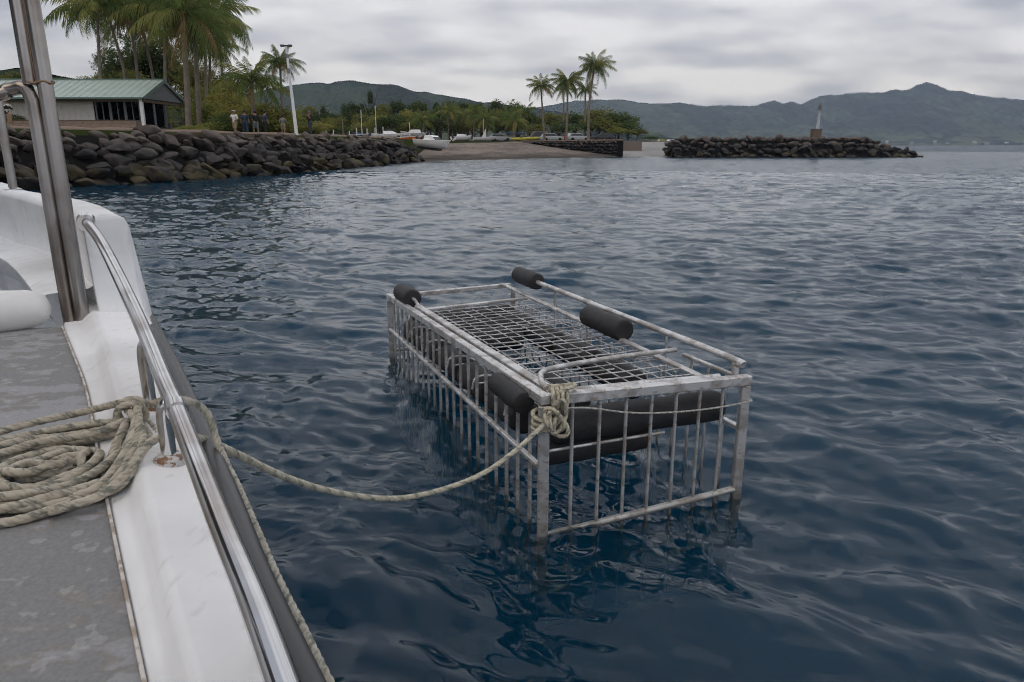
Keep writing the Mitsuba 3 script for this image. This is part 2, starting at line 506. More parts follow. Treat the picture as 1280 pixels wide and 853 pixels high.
# ---------------------------------------------------------------- the dive cage
FL0, FR0, BL0 = on_z(677, 675, 0), on_z(923, 612, 0), on_z(489, 445, 0)
FLt, FRt, BLt = on_y(680, 503, FL0[1]), on_y(932, 478, FR0[1]), on_y(487, 373, BL0[1])
BRt = FRt + BLt - FLt
BRt[2] = BLt[2] + 0.005
CL, CW = np.linalg.norm(BLt - FLt), np.linalg.norm(FRt - FLt)
tag('dive_cage', 'half sunken galvanised steel bar cage with a mesh top and black foam floats', 'cage')
cg = 'dive_cage__'


def ct(u, v, w=0.0):
    """Cage point: u metres along the short side from the near left corner, v along the long side, w up from the top frame."""
    a, b = u / CW, v / CL
    return FLt * (1 - a) * (1 - b) + FRt * a * (1 - b) + BLt * (1 - a) * b + BRt * a * b + V(0, 0, w)


def cage_rod(name, a, b, r, sides=12, **kw):
    return add(cg + name, rod(ct(*a), ct(*b), r, sides), 'bsdf_galv', smooth=50, **kw)


def cage_pipe(name, pts, r, n=8, bsdf='bsdf_galv'):
    return add(cg + name, sweep(smooth_path([ct(*p) for p in pts], n), r, 14), bsdf, smooth=50)


def square_bar(a, b, s, t=None):
    a, b = np.asarray(a, float), np.asarray(b, float)
    d = b - a
    L = np.linalg.norm(d)
    x = d / L
    y = unit(np.cross([0, 0, 1] if abs(x[2]) < 0.9 else [0, 1, 0], x))
    z = np.cross(x, y)
    return placed(box((L, s, t or s), (L / 2, 0, 0), 0.004), frame_matrix(a, x, y, z))


DEPTH = 1.05
for u, v, s in ((0, 0, 0.045), (CW, 0, 0.042), (0, CL, 0.040), (CW, CL, 0.040)):
    add(cg + 'corner_post', square_bar(ct(u, v, -0.012), ct(u, v, -DEPTH), s), 'bsdf_galv')
# top frame: long left rail, rear rail, near rail doubled, right rail set in
h = 0.02
add(cg + 'top_rail', square_bar(ct(0, -h, 0.014), ct(0, CL + h, 0.014), 0.042), 'bsdf_galv')
add(cg + 'top_rail', square_bar(ct(h + 0.002, 0, 0.012), ct(CW + h, 0, 0.012), 0.044), 'bsdf_galv')
add(cg + 'top_rail', square_bar(ct(h + 0.002, CL, 0.012), ct(CW - 0.03, CL, 0.012), 0.034), 'bsdf_galv')
cage_rod('top_rail', (0.03, 0.052, 0.022), (CW - 0.12, 0.052, 0.022), 0.015)
RI = CW - 0.165
add(cg + 'top_rail', square_bar(ct(RI, 0.055, 0.002), ct(CW - 0.105, CL - 0.02, 0.030), 0.036, 0.018), 'bsdf_galv')
add(cg + 'top_rail', square_bar(ct(CW, 0.025, 0.010), ct(CW, 0.50, 0.010), 0.024, 0.018), 'bsdf_galv')
add(cg + 'cross_bar', square_bar(ct(0.085, 2.20, 0.018), ct(RI + 0.03, 2.33, 0.012), 0.030, 0.020), 'bsdf_galv')
# raised hand rails on both long sides
add(cg + 'hand_rail', square_bar(ct(0.060, 0.05, 0.030), ct(0.060, 2.28, 0.034), 0.044, 0.020), 'bsdf_galv')
cage_pipe('hand_rail__end_rod', [(0.058, 2.25, 0.040), (0.055, 2.33, 0.066), (0.05, 2.42, 0.075)], 0.011)
cage_pipe('hand_rail', [(CW - 0.03, 0.045, 0.02), (CW - 0.03, 0.05, 0.075), (CW - 0.03, 0.11, 0.098), (CW - 0.03, CL * 0.5, 0.112), (CW - 0.03, CL - 0.25, 0.125)], 0.017)
# bent grab bar of the hatch at the near end
cage_pipe('grab_bar', [(0.035, 0.05, 0.04), (0.06, 0.16, 0.045), (0.13, 0.29, 0.048), (0.30, 0.36, 0.048), (0.60, 0.43, 0.046), (CW - 0.05, 0.50, 0.04)], 0.0125)
# mid and lower rails
zf = 0.02
wl = on_y(672, 584, FL0[1])[2] - FLt[2]
wb = on_y(489, 411, BL0[1])[2] - BLt[2]
add(cg + 'side_rail', square_bar(ct(-0.012, 0.02, wl), ct(-0.012, CL - 0.02, wb), 0.024, 0.022), 'bsdf_galv')
wr = on_y(921, 538, FR0[1])[2] - FRt[2]
add(cg + 'side_rail', square_bar(ct(CW + 0.012, 0.02, wr), ct(CW + 0.012, CL - 0.02, wr), 0.030, 0.026), 'bsdf_galv')
wF0, wF1 = on_y(679, 671, FL0[1])[2] - FLt[2], on_y(922, 612, FR0[1])[2] - FRt[2] + 0.005
add(cg + 'front_rail', rod(ct(0.022, 0, wF0), ct(CW - 0.02, 0, wF1), 0.0165), 'bsdf_galv', smooth=50)
cage_rod('back_rail', (0.02, CL, -0.42), (CW - 0.02, CL, -0.42), 0.014)
for w in (-DEPTH + 0.016,):
    cage_rod('lower_rail', (0.02, 0, w), (CW - 0.02, 0, w), 0.016)
    cage_rod('lower_rail', (0.02, CL, w), (CW - 0.02, CL, w), 0.016)
    cage_rod('lower_rail', (0, 0.02, w), (0, CL - 0.02, w), 0.016)
    cage_rod('lower_rail', (CW, 0.02, w), (CW, CL - 0.02, w), 0.016)
# upright bars
for k in range(1, 8):
    u = CW * k / 8
    cage_rod('bar', (u, 0.0, -0.012), (u, 0.0, -DEPTH), 0.0078, 8)
NB = 21
for k in range(1, NB):
    v = CL * k / NB
    cage_rod('bar', (0.0, v, -0.010), (0.0, v, -DEPTH), 0.0085, 8)
for k in range(1, NB):
    v = CL * k / NB
    cage_rod('bar', (CW, v, -0.10 if v > 0.55 else 0.0), (CW, v, -DEPTH), 0.0075, 8)
for k in range(1, 8):
    u = CW * k / 8
    cage_rod('bar', (u, CL, -0.30), (u, CL, -DEPTH), 0.0078, 8)
for v in (0.62, 1.55, 2.05):
    cage_rod('rail_strut', (CW - 0.03, v, 0.10), (CW - 0.02, v, -0.25), 0.006, 8)
# welded wire mesh of the lid, each wire slightly bent
_c = np.random.default_rng(21)


def wire(a, b, r, n=14, amp=0.0035):
    t = np.linspace(0, 1, n)
    pts = np.array([ct(*(np.array(a) * (1 - x) + np.array(b) * x)) for x in t])
    pts += np.interp(t[:, None] * np.ones(3), np.linspace(0, 1, 5), np.zeros(5)) + amp * np.cumsum(_c.normal(size=(n, 3)) * 0.45, 0)
    return sweep(pts, r, 6)


v0, v1 = 0.075, 2.24
nl, nw = 9, 22
for k in range(1, nl):
    u = 0.08 + (RI - 0.08) * k / nl
    add(cg + 'lengthwise_wire', wire((u, v0, -0.013), (u + 0.04 * k / nl, v1 + 0.07 * k / nl, -0.009), 0.0034), 'bsdf_galv', smooth=True)
for k in range(nw):
    v = v0 + (v1 - v0) * (k + 0.5) / nw
    add(cg + 'cross_wire', wire((0.07, v, -0.002), (RI + 0.03 * v / v1, v + 0.06, -0.002), 0.0036), 'bsdf_galv', smooth=True)
for k in range(4):
    v = 0.9 + 0.42 * k
    cage_rod('brace', (0.03, v, -0.16), (CW - 0.03, v, -0.16), 0.006, 8)


# foam floats: hollow sleeves with rounded ends
def float_mesh(a, b, r, bulge=0.004):
    a, b = np.asarray(a, float), np.asarray(b, float)
    e = 0.22 * r
    L = np.linalg.norm(b - a)
    ts = np.array([0, 0.001, e * 0.3, e, L * 0.2, L * 0.4, L * 0.6, L * 0.8, L - e, L - e * 0.3, L - 0.001, L])
    rs = np.array([r * 0.45, r * 0.80, r * 0.93, r, r + bulge * 0.4, r + bulge, r - bulge * 0.3, r + bulge * 0.5, r, r * 0.93, r * 0.80, r * 0.45])
    return sweep(a + (b - a) / L * ts[:, None], rs, 28)


def foam(a, b, r, name='foam_float'):
    return add(cg + name, float_mesh(ct(*a), ct(*b), r), 'bsdf_foam', smooth=45)


foam((-0.040, 0.11, -0.034), (-0.040, 0.44, -0.026), 0.048)
foam((0.05, 2.38, 0.074), (0.05, 2.74, 0.074), 0.064)
foam((CW - 0.03, 2.36, 0.124), (CW - 0.03, 2.76, 0.128), 0.062)
foam((CW - 0.135, 0.89, 0.064), (CW - 0.125, 1.36, 0.066), 0.064)
# black pontoons inside, below the lid
foam((0.10, 0.11, -0.155), (CW - 0.07, 0.11, -0.140), 0.072, 'pontoon')
foam((0.06, 0.05 + 0.10, -0.275), (0.60, 0.05 + 0.10, -0.262), 0.062, 'pontoon')
foam((0.12, CL - 0.22, -0.20), (CW - 0.10, CL - 0.22, -0.20), 0.10, 'pontoon')
foam((0.20, 2.22, -0.17), (CW - 0.25, 2.22, -0.17), 0.085, 'pontoon')
foam((0.22, 1.98, -0.19), (0.72, 1.98, -0.19), 0.085, 'pontoon')
foam((0.46, 0.55, -0.21), (0.46, 1.0, -0.21), 0.07, 'pontoon')
for k in range(5):
    a = 0.42 + k * 0.47
    foam((0.105, a, -0.215), (0.105, a + 0.40, -0.215), 0.078, 'pontoon')
for k in range(4):
    a = 0.75 + k * 0.5
    foam((CW - 0.13, a, -0.22), (CW - 0.13, a + 0.44, -0.22), 0.085, 'pontoon')
for k in range(5):
    v = 0.44 + k * 0.47
    cage_pipe('strap', [(-0.004, v, -0.19), (0.02, v, -0.13), (0.105, v, -0.128), (0.185, v, -0.17), (0.20, v, -0.23), (0.17, v, -0.29)], 0.006, 5)
cage_rod('pontoon_rail', (0.03, 0.02, -0.222), (0.62, 0.02, -0.205), 0.007, 8)


# ---------------------------------------------------------------- ropes
def rope_mesh(path, r, base=(0.36, 0.31, 0.235), fleck=(0.125, 0.132, 0.112), pale=(0.50, 0.46, 0.385), seed=0, step=0.006, sides=14, lay=1.25):
    p = np.asarray(path, float)
    s = np.concatenate([[0], np.cumsum(np.linalg.norm(np.diff(p, axis=0), axis=1))])
    n = max(4, int(s[-1] / step))
    q = np.stack([np.interp(np.linspace(0, s[-1], n), s, p[:, k]) for k in range(3)], 1)
    m, t, A, B = sweep(q, r, sides, caps=False, frame_out=True)
    S = np.linspace(0, s[-1], n)[:, None]
    ang = (np.arange(sides) * 2 * np.pi / sides)[None, :]
    ph = ang - S / (r * lay) * 1.0
    rr = r * (0.84 + 0.20 * np.abs(np.cos(1.5 * ph)) ** 0.7 + 0.02 * np.cos(6 * (ang + S / (r * 0.6))))
    v = q[:, None] + rr[..., None] * (np.cos(ang)[..., None] * A[:, None] + np.sin(ang)[..., None] * B[:, None])
    nz = meshkit.noise(np.stack([S / (r * 0.8) + 0 * ang, np.cos(ph) * 2.2, np.sin(ph) * 2.2 + seed], -1), seed)
    n2 = meshkit.noise(np.stack([S / (r * 3) + 0 * ang, 2 * np.cos(ang) + 0 * S, 2 * np.sin(ang) + seed + 0 * S], -1), seed + 9)
    strand = np.floor((ph / (2 * np.pi) * 3)) % 3
    dark = np.clip((nz - np.where(strand == 1, 0.36, 0.58)) * 6, 0, 1) * np.where(strand == 1, 0.85, 0.55)
    c = np.array(base) * (1 - n2[..., None]) + np.array(pale) * n2[..., None]
    c = c * (1 - dark[..., None]) + np.array(fleck) * dark[..., None]
    v = np.concatenate([v.reshape(-1, 3), q[:1], q[-1:]])
    c = np.concatenate([c.reshape(-1, 3), [base], [base]])
    j = np.arange(sides)
    k = (j + 1) % sides
    f = np.vstack([m.faces, np.stack([k, j, j * 0 + n * sides], 1), np.stack([(n - 1) * sides + j, (n - 1) * sides + k, j * 0 + n * sides + 1], 1)])
    return trimesh.Trimesh(v, f, process=False), c


def join_ropes(parts):
    v, f, c, o = [], [], [], 0
    for m, col in parts:
        v.append(m.vertices)
        f.append(m.faces + o)
        c.append(col)
        o += len(m.vertices)
    return trimesh.Trimesh(np.vstack(v), np.vstack(f), process=False), np.vstack(c)


DECK = 1.05
RAIL = [(362, 880, 1.12), (316, 752, 1.137), (270, 640, 1.155), (222, 515, 1.178), (206, 478, 1.19), (180, 414, 1.222), (148, 345, 1.285), (126, 302, 1.335), (109, 279, 1.37)]
rail_pts = [on_z(*q) for q in RAIL]

# the mooring line, from under the hand rail to the knot on the near corner of the cage
e0, e1 = on_z(205, 545, 1.075), ct(0.0, -0.02, -0.02)
line_px = [(205, 547, 0.0), (250, 549, 0.055), (300, 570, 0.17), (350, 594, 0.30), (400, 611, 0.42), (450, 621, 0.53), (500, 623, 0.63), (550, 613, 0.73), (600, 594, 0.82), (640, 567, 0.90), (680, 531, 0.99)]
line = [on_y(x, y, e0[1] * (1 - t) + (e1[1] - 0.03) * t) for x, y, t in line_px]
mesh, col = rope_mesh(smooth_path(line, 10), 0.0092, base=(0.40, 0.36, 0.27), pale=(0.56, 0.53, 0.43), seed=3)
add('mooring_line', mesh, 'bsdf_rope', smooth=True, color=col, label='pale flecked rope sagging from the boat rail to the near corner of the cage', category='rope')
# the knot: several turns round post and rails, then a bundled hitch
parts = []
kc = np.random.default_rng(4)
W1 = ct(0, 0, 0)
ux, vx = unit(FRt - FLt), unit(BLt - FLt)
for k in range(4):       # turns round the post
    z = -0.055 - 0.021 * k
    a = np.linspace(0, 2 * np.pi, 28)
    R = 0.042 + 0.004 * kc.random()
    parts.append(rope_mesh(np.array([W1 + R * (np.cos(t) * ux + np.sin(t) * vx) + V(0, 0, z + 0.012 * math.sin(t + k)) for t in a]), 0.0088, base=(0.42, 0.37, 0.27), pale=(0.58, 0.54, 0.43), seed=k))
for k in range(4):       # turns round the near rail
    a = np.linspace(0, 2 * np.pi, 26)
    R = 0.040 + 0.005 * kc.random()
    u = 0.035 + 0.021 * k
    parts.append(rope_mesh(np.array([ct(u + 0.012 * math.sin(t), 0, 0.012) + R * (np.cos(t) * V(0, 0, 1) + np.sin(t) * vx) for t in a]), 0.0088, base=(0.42, 0.37, 0.27), pale=(0.58, 0.54, 0.43), seed=k + 8))
for k in range(3):       # diagonal turns and loose bights in front
    c = ct(0.012 + 0.018 * k, -0.052, -0.055 - 0.02 * k)
    a = np.linspace(0, 2 * np.pi, 26)
    parts.append(rope_mesh(np.array([c + 0.030 * np.cos(t) * unit(ux + V(0, 0, 0.8)) + 0.045 * np.sin(t) * unit(V(0, 0, 1) - 0.6 * ux) - 0.014 * np.cos(2 * t + k) * vx for t in a]), 0.0088, base=(0.42, 0.37, 0.27), pale=(0.60, 0.56, 0.45), seed=k + 20))
parts.append(rope_mesh(smooth_path([ct(0.02, -0.045, 0.0), ct(0.055, -0.065, 0.02), ct(0.075, -0.055, -0.04), ct(0.05, -0.055, -0.10), ct(0.015, -0.050, -0.115), ct(-0.012, -0.055, -0.07), ct(0.0, -0.06, -0.02)], 8), 0.0088, base=(0.42, 0.37, 0.27), pale=(0.58, 0.54, 0.43), seed=31))
parts.append(rope_mesh(smooth_path([ct(0.05, -0.03, 0.045), ct(0.10, -0.02, 0.055), ct(0.15, 0.02, 0.052), ct(0.16, 0.06, 0.045), ct(0.12, 0.09, 0.035), ct(0.05, 0.085, 0.04)], 8), 0.0088, base=(0.42, 0.37, 0.27), pale=(0.58, 0.54, 0.43), seed=32))
mesh, col = join_ropes(parts)
add('rope_knot', mesh, 'bsdf_rope', smooth=True, color=col, label='bulky pale rope knot lashed round the near corner post of the cage', category='knot')
# thin cord hung across the near face
cord = smooth_path([ct(0.06, -0.035, -0.02), ct(0.20, -0.032, -0.035), ct(0.40, -0.030, -0.075), ct(0.62, -0.030, -0.095), ct(0.85, -0.030, -0.098), ct(CW + 0.0, -0.032, -0.085), ct(CW + 0.03, -0.01, -0.08)], 10)
mesh, col = rope_mesh(cord, 0.0042, base=(0.36, 0.36, 0.33), pale=(0.55, 0.54, 0.50), seed=40, step=0.006, sides=8)
add('thin_cord', mesh, 'bsdf_rope', smooth=True, color=col, label='thin pale cord strung across the near face of the cage', category='cord')

# ---------------------------------------------------------------- the boat we stand on
tag('boat', 'white fibreglass boat deck with worn grey nonslip floor and stainless rail', 'boat')
bt = 'boat__'


def plan(pts, z, n=10):
    return smooth_path([on_z(x, y, z) for x, y in pts], n)


def resample(p, n):
    s = np.concatenate([[0], np.cumsum(np.linalg.norm(np.diff(p, axis=0), axis=1))])
    q = np.linspace(0, s[-1], n)
    return np.stack([np.interp(q, s, p[:, k]) for k in range(3)], 1)


def strip(rows, flip=False):
    """A surface through rows of points (rows x n x 3)."""
    g = np.asarray(rows, float)
    a, b = g.shape[:2]
    i, j = np.meshgrid(np.arange(a - 1), np.arange(b - 1), indexing='ij')
    q = np.stack([i * b + j, i * b + j + 1, (i + 1) * b + j + 1, (i + 1) * b + j], -1).reshape(-1, 4)
    f = np.vstack([q[:, [0, 1, 2]], q[:, [0, 2, 3]]])
    return trimesh.Trimesh(g.reshape(-1, 3), f[:, ::-1] if flip else f, process=False)


N = 90
inner = resample(plan([(207, 960), (185, 853), (162, 745), (142, 650), (124, 560), (109, 485), (92, 440), (79, 408)], DECK), N)
sheer = resample(plan([(466, 960), (405, 843), (345, 720), (298, 608), (240, 482), (191, 391), (171, 358), (152, 325)], DECK - 0.055), N)
sn = np.stack([np.gradient(sheer[:, 1]), -np.gradient(sheer[:, 0]), 0 * sheer[:, 0]], 1)
sn /= np.linalg.norm(sn, axis=1, keepdims=True)
outer = sheer - sn * 0.044 + V(0, 0, 0.045)
inner = np.vstack([inner[:1] + 6 * (inner[0] - inner[6]), inner])
outer = np.vstack([outer[:1] + 6 * (outer[0] - outer[6]), outer])
inner[0, 2], outer[0, 2] = DECK, DECK - 0.01
# cross-section of the side deck: fraction from inner to outer edge, height over DECK, extra outboard
prof = [(0.0, -0.006, 0), (0.02, 0.003, 0), (0.10, 0.005, 0), (0.17, 0.010, 0), (0.23, 0.026, 0), (0.29, 0.034, 0), (0.36, 0.034, 0), (0.48, 0.029, 0), (0.68, 0.024, 0), (0.80, 0.022, 0), (0.89, 0.013, 0), (0.96, -0.008, 0), (1.0, -0.035, 0),
        (1.0, -0.075, 0.006), (1.0, -0.20, -0.01), (1.0, -0.55, -0.10), (1.0, -0.95, -0.28), (1.0, -1.20, -0.50)]
outn = np.stack([np.gradient(outer[:, 1]), -np.gradient(outer[:, 0]), 0 * outer[:, 0]], 1)
outn /= np.linalg.norm(outn, axis=1, keepdims=True)
rows = [inner * (1 - f) + outer * f + outn * e + V(0, 0, 1) * (h_ + 0.0) for f, h_, e in prof]
add(bt + 'side_deck', strip(rows, True), 'bsdf_gelcoat', smooth=50)
# beige sealant bead between nonslip and side deck
add(bt + 'sealant_bead', sweep(inner + V(-0.004, 0, 0.001), 0.0026, 8), 'bsdf_sealant', smooth=True)
# nonslip floor
left = inner + V(-3.0, -0.4, 0)
add(bt + 'nonslip_floor', strip([left + V(0, 0, -0.012), inner * 0.5 + left * 0.5 + V(0, 0, -0.006), inner + V(0, 0, -0.003)], True), 'bsdf_nonslip', smooth=True)
# rubber rub rail along the sheer
rub = outer + outn * 0.016 + V(0, 0, -0.050)
rub_prof = []
for a in np.linspace(0, 2 * np.pi, 17)[:-1]:
    rub_prof.append((0.023 * math.copysign(abs(math.cos(a)) ** 0.7, math.cos(a)), 0.042 * math.copysign(abs(math.sin(a)) ** 0.7, math.sin(a))))
g = np.array([[r_ + o * a + V(0, 0, b) for a, b in rub_prof + rub_prof[:1]] for r_, o in zip(rub, outn)])
add(bt + 'rub_rail', strip(g, False), 'bsdf_rubber', smooth=60)
# raised bulwark forward: inner face, top, end step and outer side
ZB = 1.375
bin_ = [on_z(111, 287, ZB - 0.02), on_z(100, 272, ZB), on_z(72, 259, ZB), on_z(47, 250, ZB), on_z(22, 243, ZB + 0.01), on_z(-6, 236, ZB + 0.02), on_z(-60, 222, ZB + 0.02)]
bin_ = resample(smooth_path(bin_[1:], 6), 50)
bo = resample(smooth_path([on_z(156, 268, ZB), on_z(126, 254, ZB), on_z(86, 245, ZB), on_z(40, 238, ZB + 0.01), on_z(10, 228, ZB + 0.02), on_z(-60, 213, ZB + 0.02)], 6), 50)
base_in = bin_.copy()
base_in[:, 2] = 0.80
base_in += V(0.02, 0.02, 0)
mid_in = bin_ * 0.25 + base_in * 0.75
up = V(0, 0, 1)
tin = np.gradient(bin_, axis=0)
tin /= np.linalg.norm(tin, axis=1, keepdims=True)
side = np.stack([tin[:, 1], -tin[:, 0], 0 * tin[:, 0]], 1)
if np.dot(side[10], bo[10] - bin_[10]) < 0:
    side = -side
bod = bo.copy()
low = bo + side * 0.05
low[:, 2] = DECK - 0.12
hull = bo - side * 0.25
hull[:, 2] = -0.3
rows = [base_in, mid_in, bin_ - up * 0.03, bin_ - up * 0.008 + side * 0.006, bin_ + side * 0.03, bo * 0.5 + bin_ * 0.5 + up * 0.004, bo - side * 0.03, bo - up * 0.010 - side * 0.006, bo - up * 0.035 + side * 0.004, low, hull]
g = np.array(rows)
# the aft end: a sloping step down to the side deck, nested rows of shrinking height
end = []
e_dir = unit((bin_[0] - bin_[6]) * V(1, 1, 0))
for dz, d in ((0, 0), (-0.004, 0.010), (-0.016, 0.018), (-0.05, 0.024), (-0.14, 0.036), (-0.24, 0.058), (-0.30, 0.09), (-0.335, 0.15), (-0.35, 0.21)):
    ring = g[:, 0].copy()
    ring += e_dir * d
    ring[:, 2] = np.minimum(ring[:, 2], ZB + dz)
    end.append(ring)
g = np.concatenate([np.stack(end[::-1][:-1], 1), g], 1)
add(bt + 'bulwark', strip(g, False), 'bsdf_gelcoat', smooth=60)
# moulded step inside the bulwark and the recess beneath it
st = resample(base_in + up * 0.33 - side * 0.02, 30)
st2 = st - np.resize(side, st.shape) * 0.16
add(bt + 'moulded_ledge', strip([st + up * 0.03 + V(0.03, 0.03, 0), st + up * 0.02, st * 0.9 + st2 * 0.1 + up * 0.012, st2 * 0.8 + st * 0.2 + up * 0.008, st2 + up * 0.0, st2 - up * 0.02, st2 + V(0.03, 0.03, 0) - up * 0.10], False), 'bsdf_gelcoat', smooth=50)

# stainless hand rail with stanchions
RR = 0.0150
rp = smooth_path(rail_pts, 14)
add(bt + 'hand_rail', sweep(rp, RR, 24), 'bsdf_steel', smooth=True)
rend = rail_pts[-1]
add(bt + 'hand_rail__end_flange', rod(rend + V(0.0, -0.004, 0.0), rend + V(-0.02, 0.03, 0.006), 0.026, 24), 'bsdf_steel', smooth=40)
k = np.argmin(np.abs(rp[:, 1] - on_z(223, 512, 1.178)[1]))
add(bt + 'hand_rail__coupling', sweep(rp[k - 1:k + 2], RR + 0.0025, 24), 'bsdf_steel', smooth=40)


def stanchion(base, z0):
    k = np.argmin(np.abs(rp[:, 1] - base[1]))
    top = rp[k]
    p = smooth_path([V(base[0], base[1], z0), V(base[0], base[1], z0 * 0.6 + top[2] * 0.4), V(base[0], base[1], z0 * 0.25 + top[2] * 0.75), V(base[0] * 0.75 + top[0] * 0.25, base[1], top[2] - 0.008), top], 8)
    key = add(bt + 'stanchion', sweep(p, 0.0125, 18), 'bsdf_steel', smooth=True)
    b = V(base[0], base[1], z0)
    fl = trimesh.creation.revolve(np.array([[0.0125, 0.012], [0.019, 0.010], [0.023, 0.006], [0.0255, 0.003], [0.0255, -0.012]]), sections=32)
    fl.apply_translation(b)
    add(key + '__base_flange', fl, 'bsdf_rusty', smooth=40, label='rust stained base flange')


stanchion(on_z(212, 573, DECK + 0.028), DECK + 0.026)
stanchion(on_z(188, 506, DECK + 0.028), DECK + 0.026)
stanchion(on_z(330, 1010, DECK + 0.028), DECK + 0.026)

# canopy pole: two welded tubes, a bent brace, a collar
pb = on_z(104, 402, DECK)
pb2 = pb + V(-0.040, -0.004, 0)
zw = on_y(50, 108, pb[1])[2]
add(bt + 'canopy_pole', rod(pb + V(0, 0, -0.03), V(pb[0], pb[1], 3.4), 0.0215, 28), 'bsdf_steel_dull', smooth=50)
add(bt + 'canopy_pole__outer_tube', rod(V(pb2[0], pb2[1], zw + 0.004), V(pb2[0] + 0.002, pb2[1], 3.4), 0.0205, 28), 'bsdf_steel_dull', smooth=50)
bl = on_y(-40, 121, pb[1] - 0.02)
br = smooth_path([V(bl[0] - 0.8, bl[1] - 0.05, bl[2] - 0.02), bl, on_y(12, 112, pb[1] - 0.005), on_y(30, 110, pb[1] - 0.004) , V(pb2[0] - 0.004, pb2[1], zw - 0.035), V(pb2[0], pb2[1], zw - 0.11), V(pb2[0], pb2[1], DECK + 0.15), V(pb2[0] + 0.002, pb2[1], DECK - 0.03)], 12)
add(bt + 'canopy_pole__bent_brace', sweep(br, 0.0205, 28), 'bsdf_steel_dull', smooth=True)
ws = np.random.default_rng(9)
a = np.linspace(0, 2 * np.pi, 60)
wc = np.array([V(pb[0] - 0.019 + 0.044 * math.cos(t), pb[1] + 0.024 * math.sin(t), zw + 0.010 + 0.003 * math.sin(5 * t)) for t in a])
add(bt + 'canopy_pole__weld', sweep(wc, 0.0028 + 0.0010 * ws.random(60), 8), 'bsdf_weld', smooth=True, label='brown heat stained weld')
seam = np.array([V(pb[0] - 0.0195, pb[1] - 0.012, z) for z in np.linspace(zw, 3.3, 80)])
add(bt + 'canopy_pole__weld', sweep(seam + ws.normal(size=seam.shape) * 0.0006, 0.0022, 8), 'bsdf_weld', smooth=True)
wf = trimesh.creation.revolve(np.array([[0.0215, 0.006], [0.028, 0.004], [0.033, 0.0], [0.033, -0.02]]), sections=32)
wf.apply_translation(pb + V(0, 0, 0.018))
# slim upright on the bulwark
lb = on_z(17, 238, ZB + 0.015)
add(bt + 'rail_upright', rod(lb - up * 0.02, lb + up * 1.6, 0.019, 24), 'bsdf_steel_dull', smooth=50)
fl = trimesh.creation.revolve(np.array([[0.019, 0.010], [0.030, 0.006], [0.036, 0.003], [0.036, -0.02]]), sections=28)
fl.apply_translation(lb + up * 0.003)
add(bt + 'rail_upright__base_flange', fl, 'bsdf_steel', smooth=40)

# white fender on the floor by the pole
fa, fb = on_z(64, 384, DECK + 0.055), on_z(-90, 398, DECK + 0.055)
ax = unit(fb - fa)
L = np.linalg.norm(fb - fa)
ts = np.array([0, 0.004, 0.012, 0.03, 0.06, 0.12, 0.3, L])
rs = np.array([0.004, 0.022, 0.038, 0.052, 0.060, 0.064, 0.066, 0.066])
add('boat_fender', sweep(fa + ax * ts[:, None], rs, 32), 'bsdf_pvc', smooth=True, label='white cylindrical fender lying on the deck left of the canopy pole', category='fender')

# ---------------------------------------------------------------- rope coil on the deck, tail over the side
cr = np.random.default_rng(17)
RAD = 0.0074
gather = on_z(168, 519, DECK + 0.035)
cx = on_z(58, 577, DECK + 0.02)
ex = unit(on_z(170, 575, DECK) - on_z(-10, 590, DECK))
ey = V(-ex[1], ex[0], 0)
A0, B0, n_t = 0.180, 0.195, 40
radii = [1.04, 0.93, 0.83, 0.74, 0.63, 0.53, 0.42, 0.31, 0.19]
pts = []
for k, s in enumerate(radii):
    for j in range(n_t):
        t = j / n_t * 2 * np.pi
        s2 = s + (radii[min(k + 1, len(radii) - 1)] - s) * j / n_t
        wob = 0.007 * math.sin(2 * t + 1.7 * k) + 0.004 * math.sin(3 * t + 2.3 * k)
        q = cx + ex * (A0 * s2 + wob) * math.cos(t) * (1.25 if math.cos(t) < 0 else 1.0) + ey * (B0 * s2 + wob) * math.sin(t)
        q[2] = DECK + RAD * 0.9 + (0.010 + 0.008 * math.sin(1.3 * k + t)) * (k % 2) + 0.002 * math.sin(5 * t + k)
        pull = max(0.0, math.cos(t - 0.55)) ** 5 * 0.62 * (1 if k < 6 else 0.15)
        q = q * (1 - pull) + (gather + V(0.016 * math.sin(3.1 * k), 0.016 * math.cos(2.2 * k), 0.011 * (k % 3) - 0.010)) * pull
        pts.append(q)
coil = smooth_path(pts, 3)
parts = [rope_mesh(coil, RAD, seed=2, step=0.003)]
parts.append(rope_mesh(smooth_path([on_z(-60, 560, DECK + 0.012), on_z(20, 534, DECK + 0.02), on_z(100, 516, DECK + 0.03),  gather + V(0, 0, 0.03), on_z(185, 506, DECK + 0.05), on_z(205, 500, DECK + 0.065), on_z(224, 500, DECK + 0.08), on_z(238, 502, DECK + 0.06)], 8), RAD, seed=5, step=0.003))
for k, f in enumerate((0.1, 0.55, 1.0)):      # strands fanning down from the bound neck
    a0 = gather + V(0.008 * math.sin(k * 2.0), 0.010 * math.cos(k * 1.7), 0.014 + 0.008 * (k % 2))
    m0 = on_z(160 + 18 * f, 556 - 4 * f, DECK + 0.040)
    e0_ = on_z(126 + 34 * f, 604 - 8 * f, DECK + 0.026)
    e1_ = on_z(84 + 40 * f, 622 - 4 * f, DECK + 0.012)
    e2_ = on_z(20, 628 + 8 * f, DECK + 0.009)
    e3_ = on_z(-90, 622 + 10 * f, DECK + 0.009)
    parts.append(rope_mesh(smooth_path([a0, a0 * 0.5 + m0 * 0.5 + V(0.006, 0, 0.008), m0, e0_, e1_, e2_, e3_], 8), RAD, seed=50 + k, step=0.003))
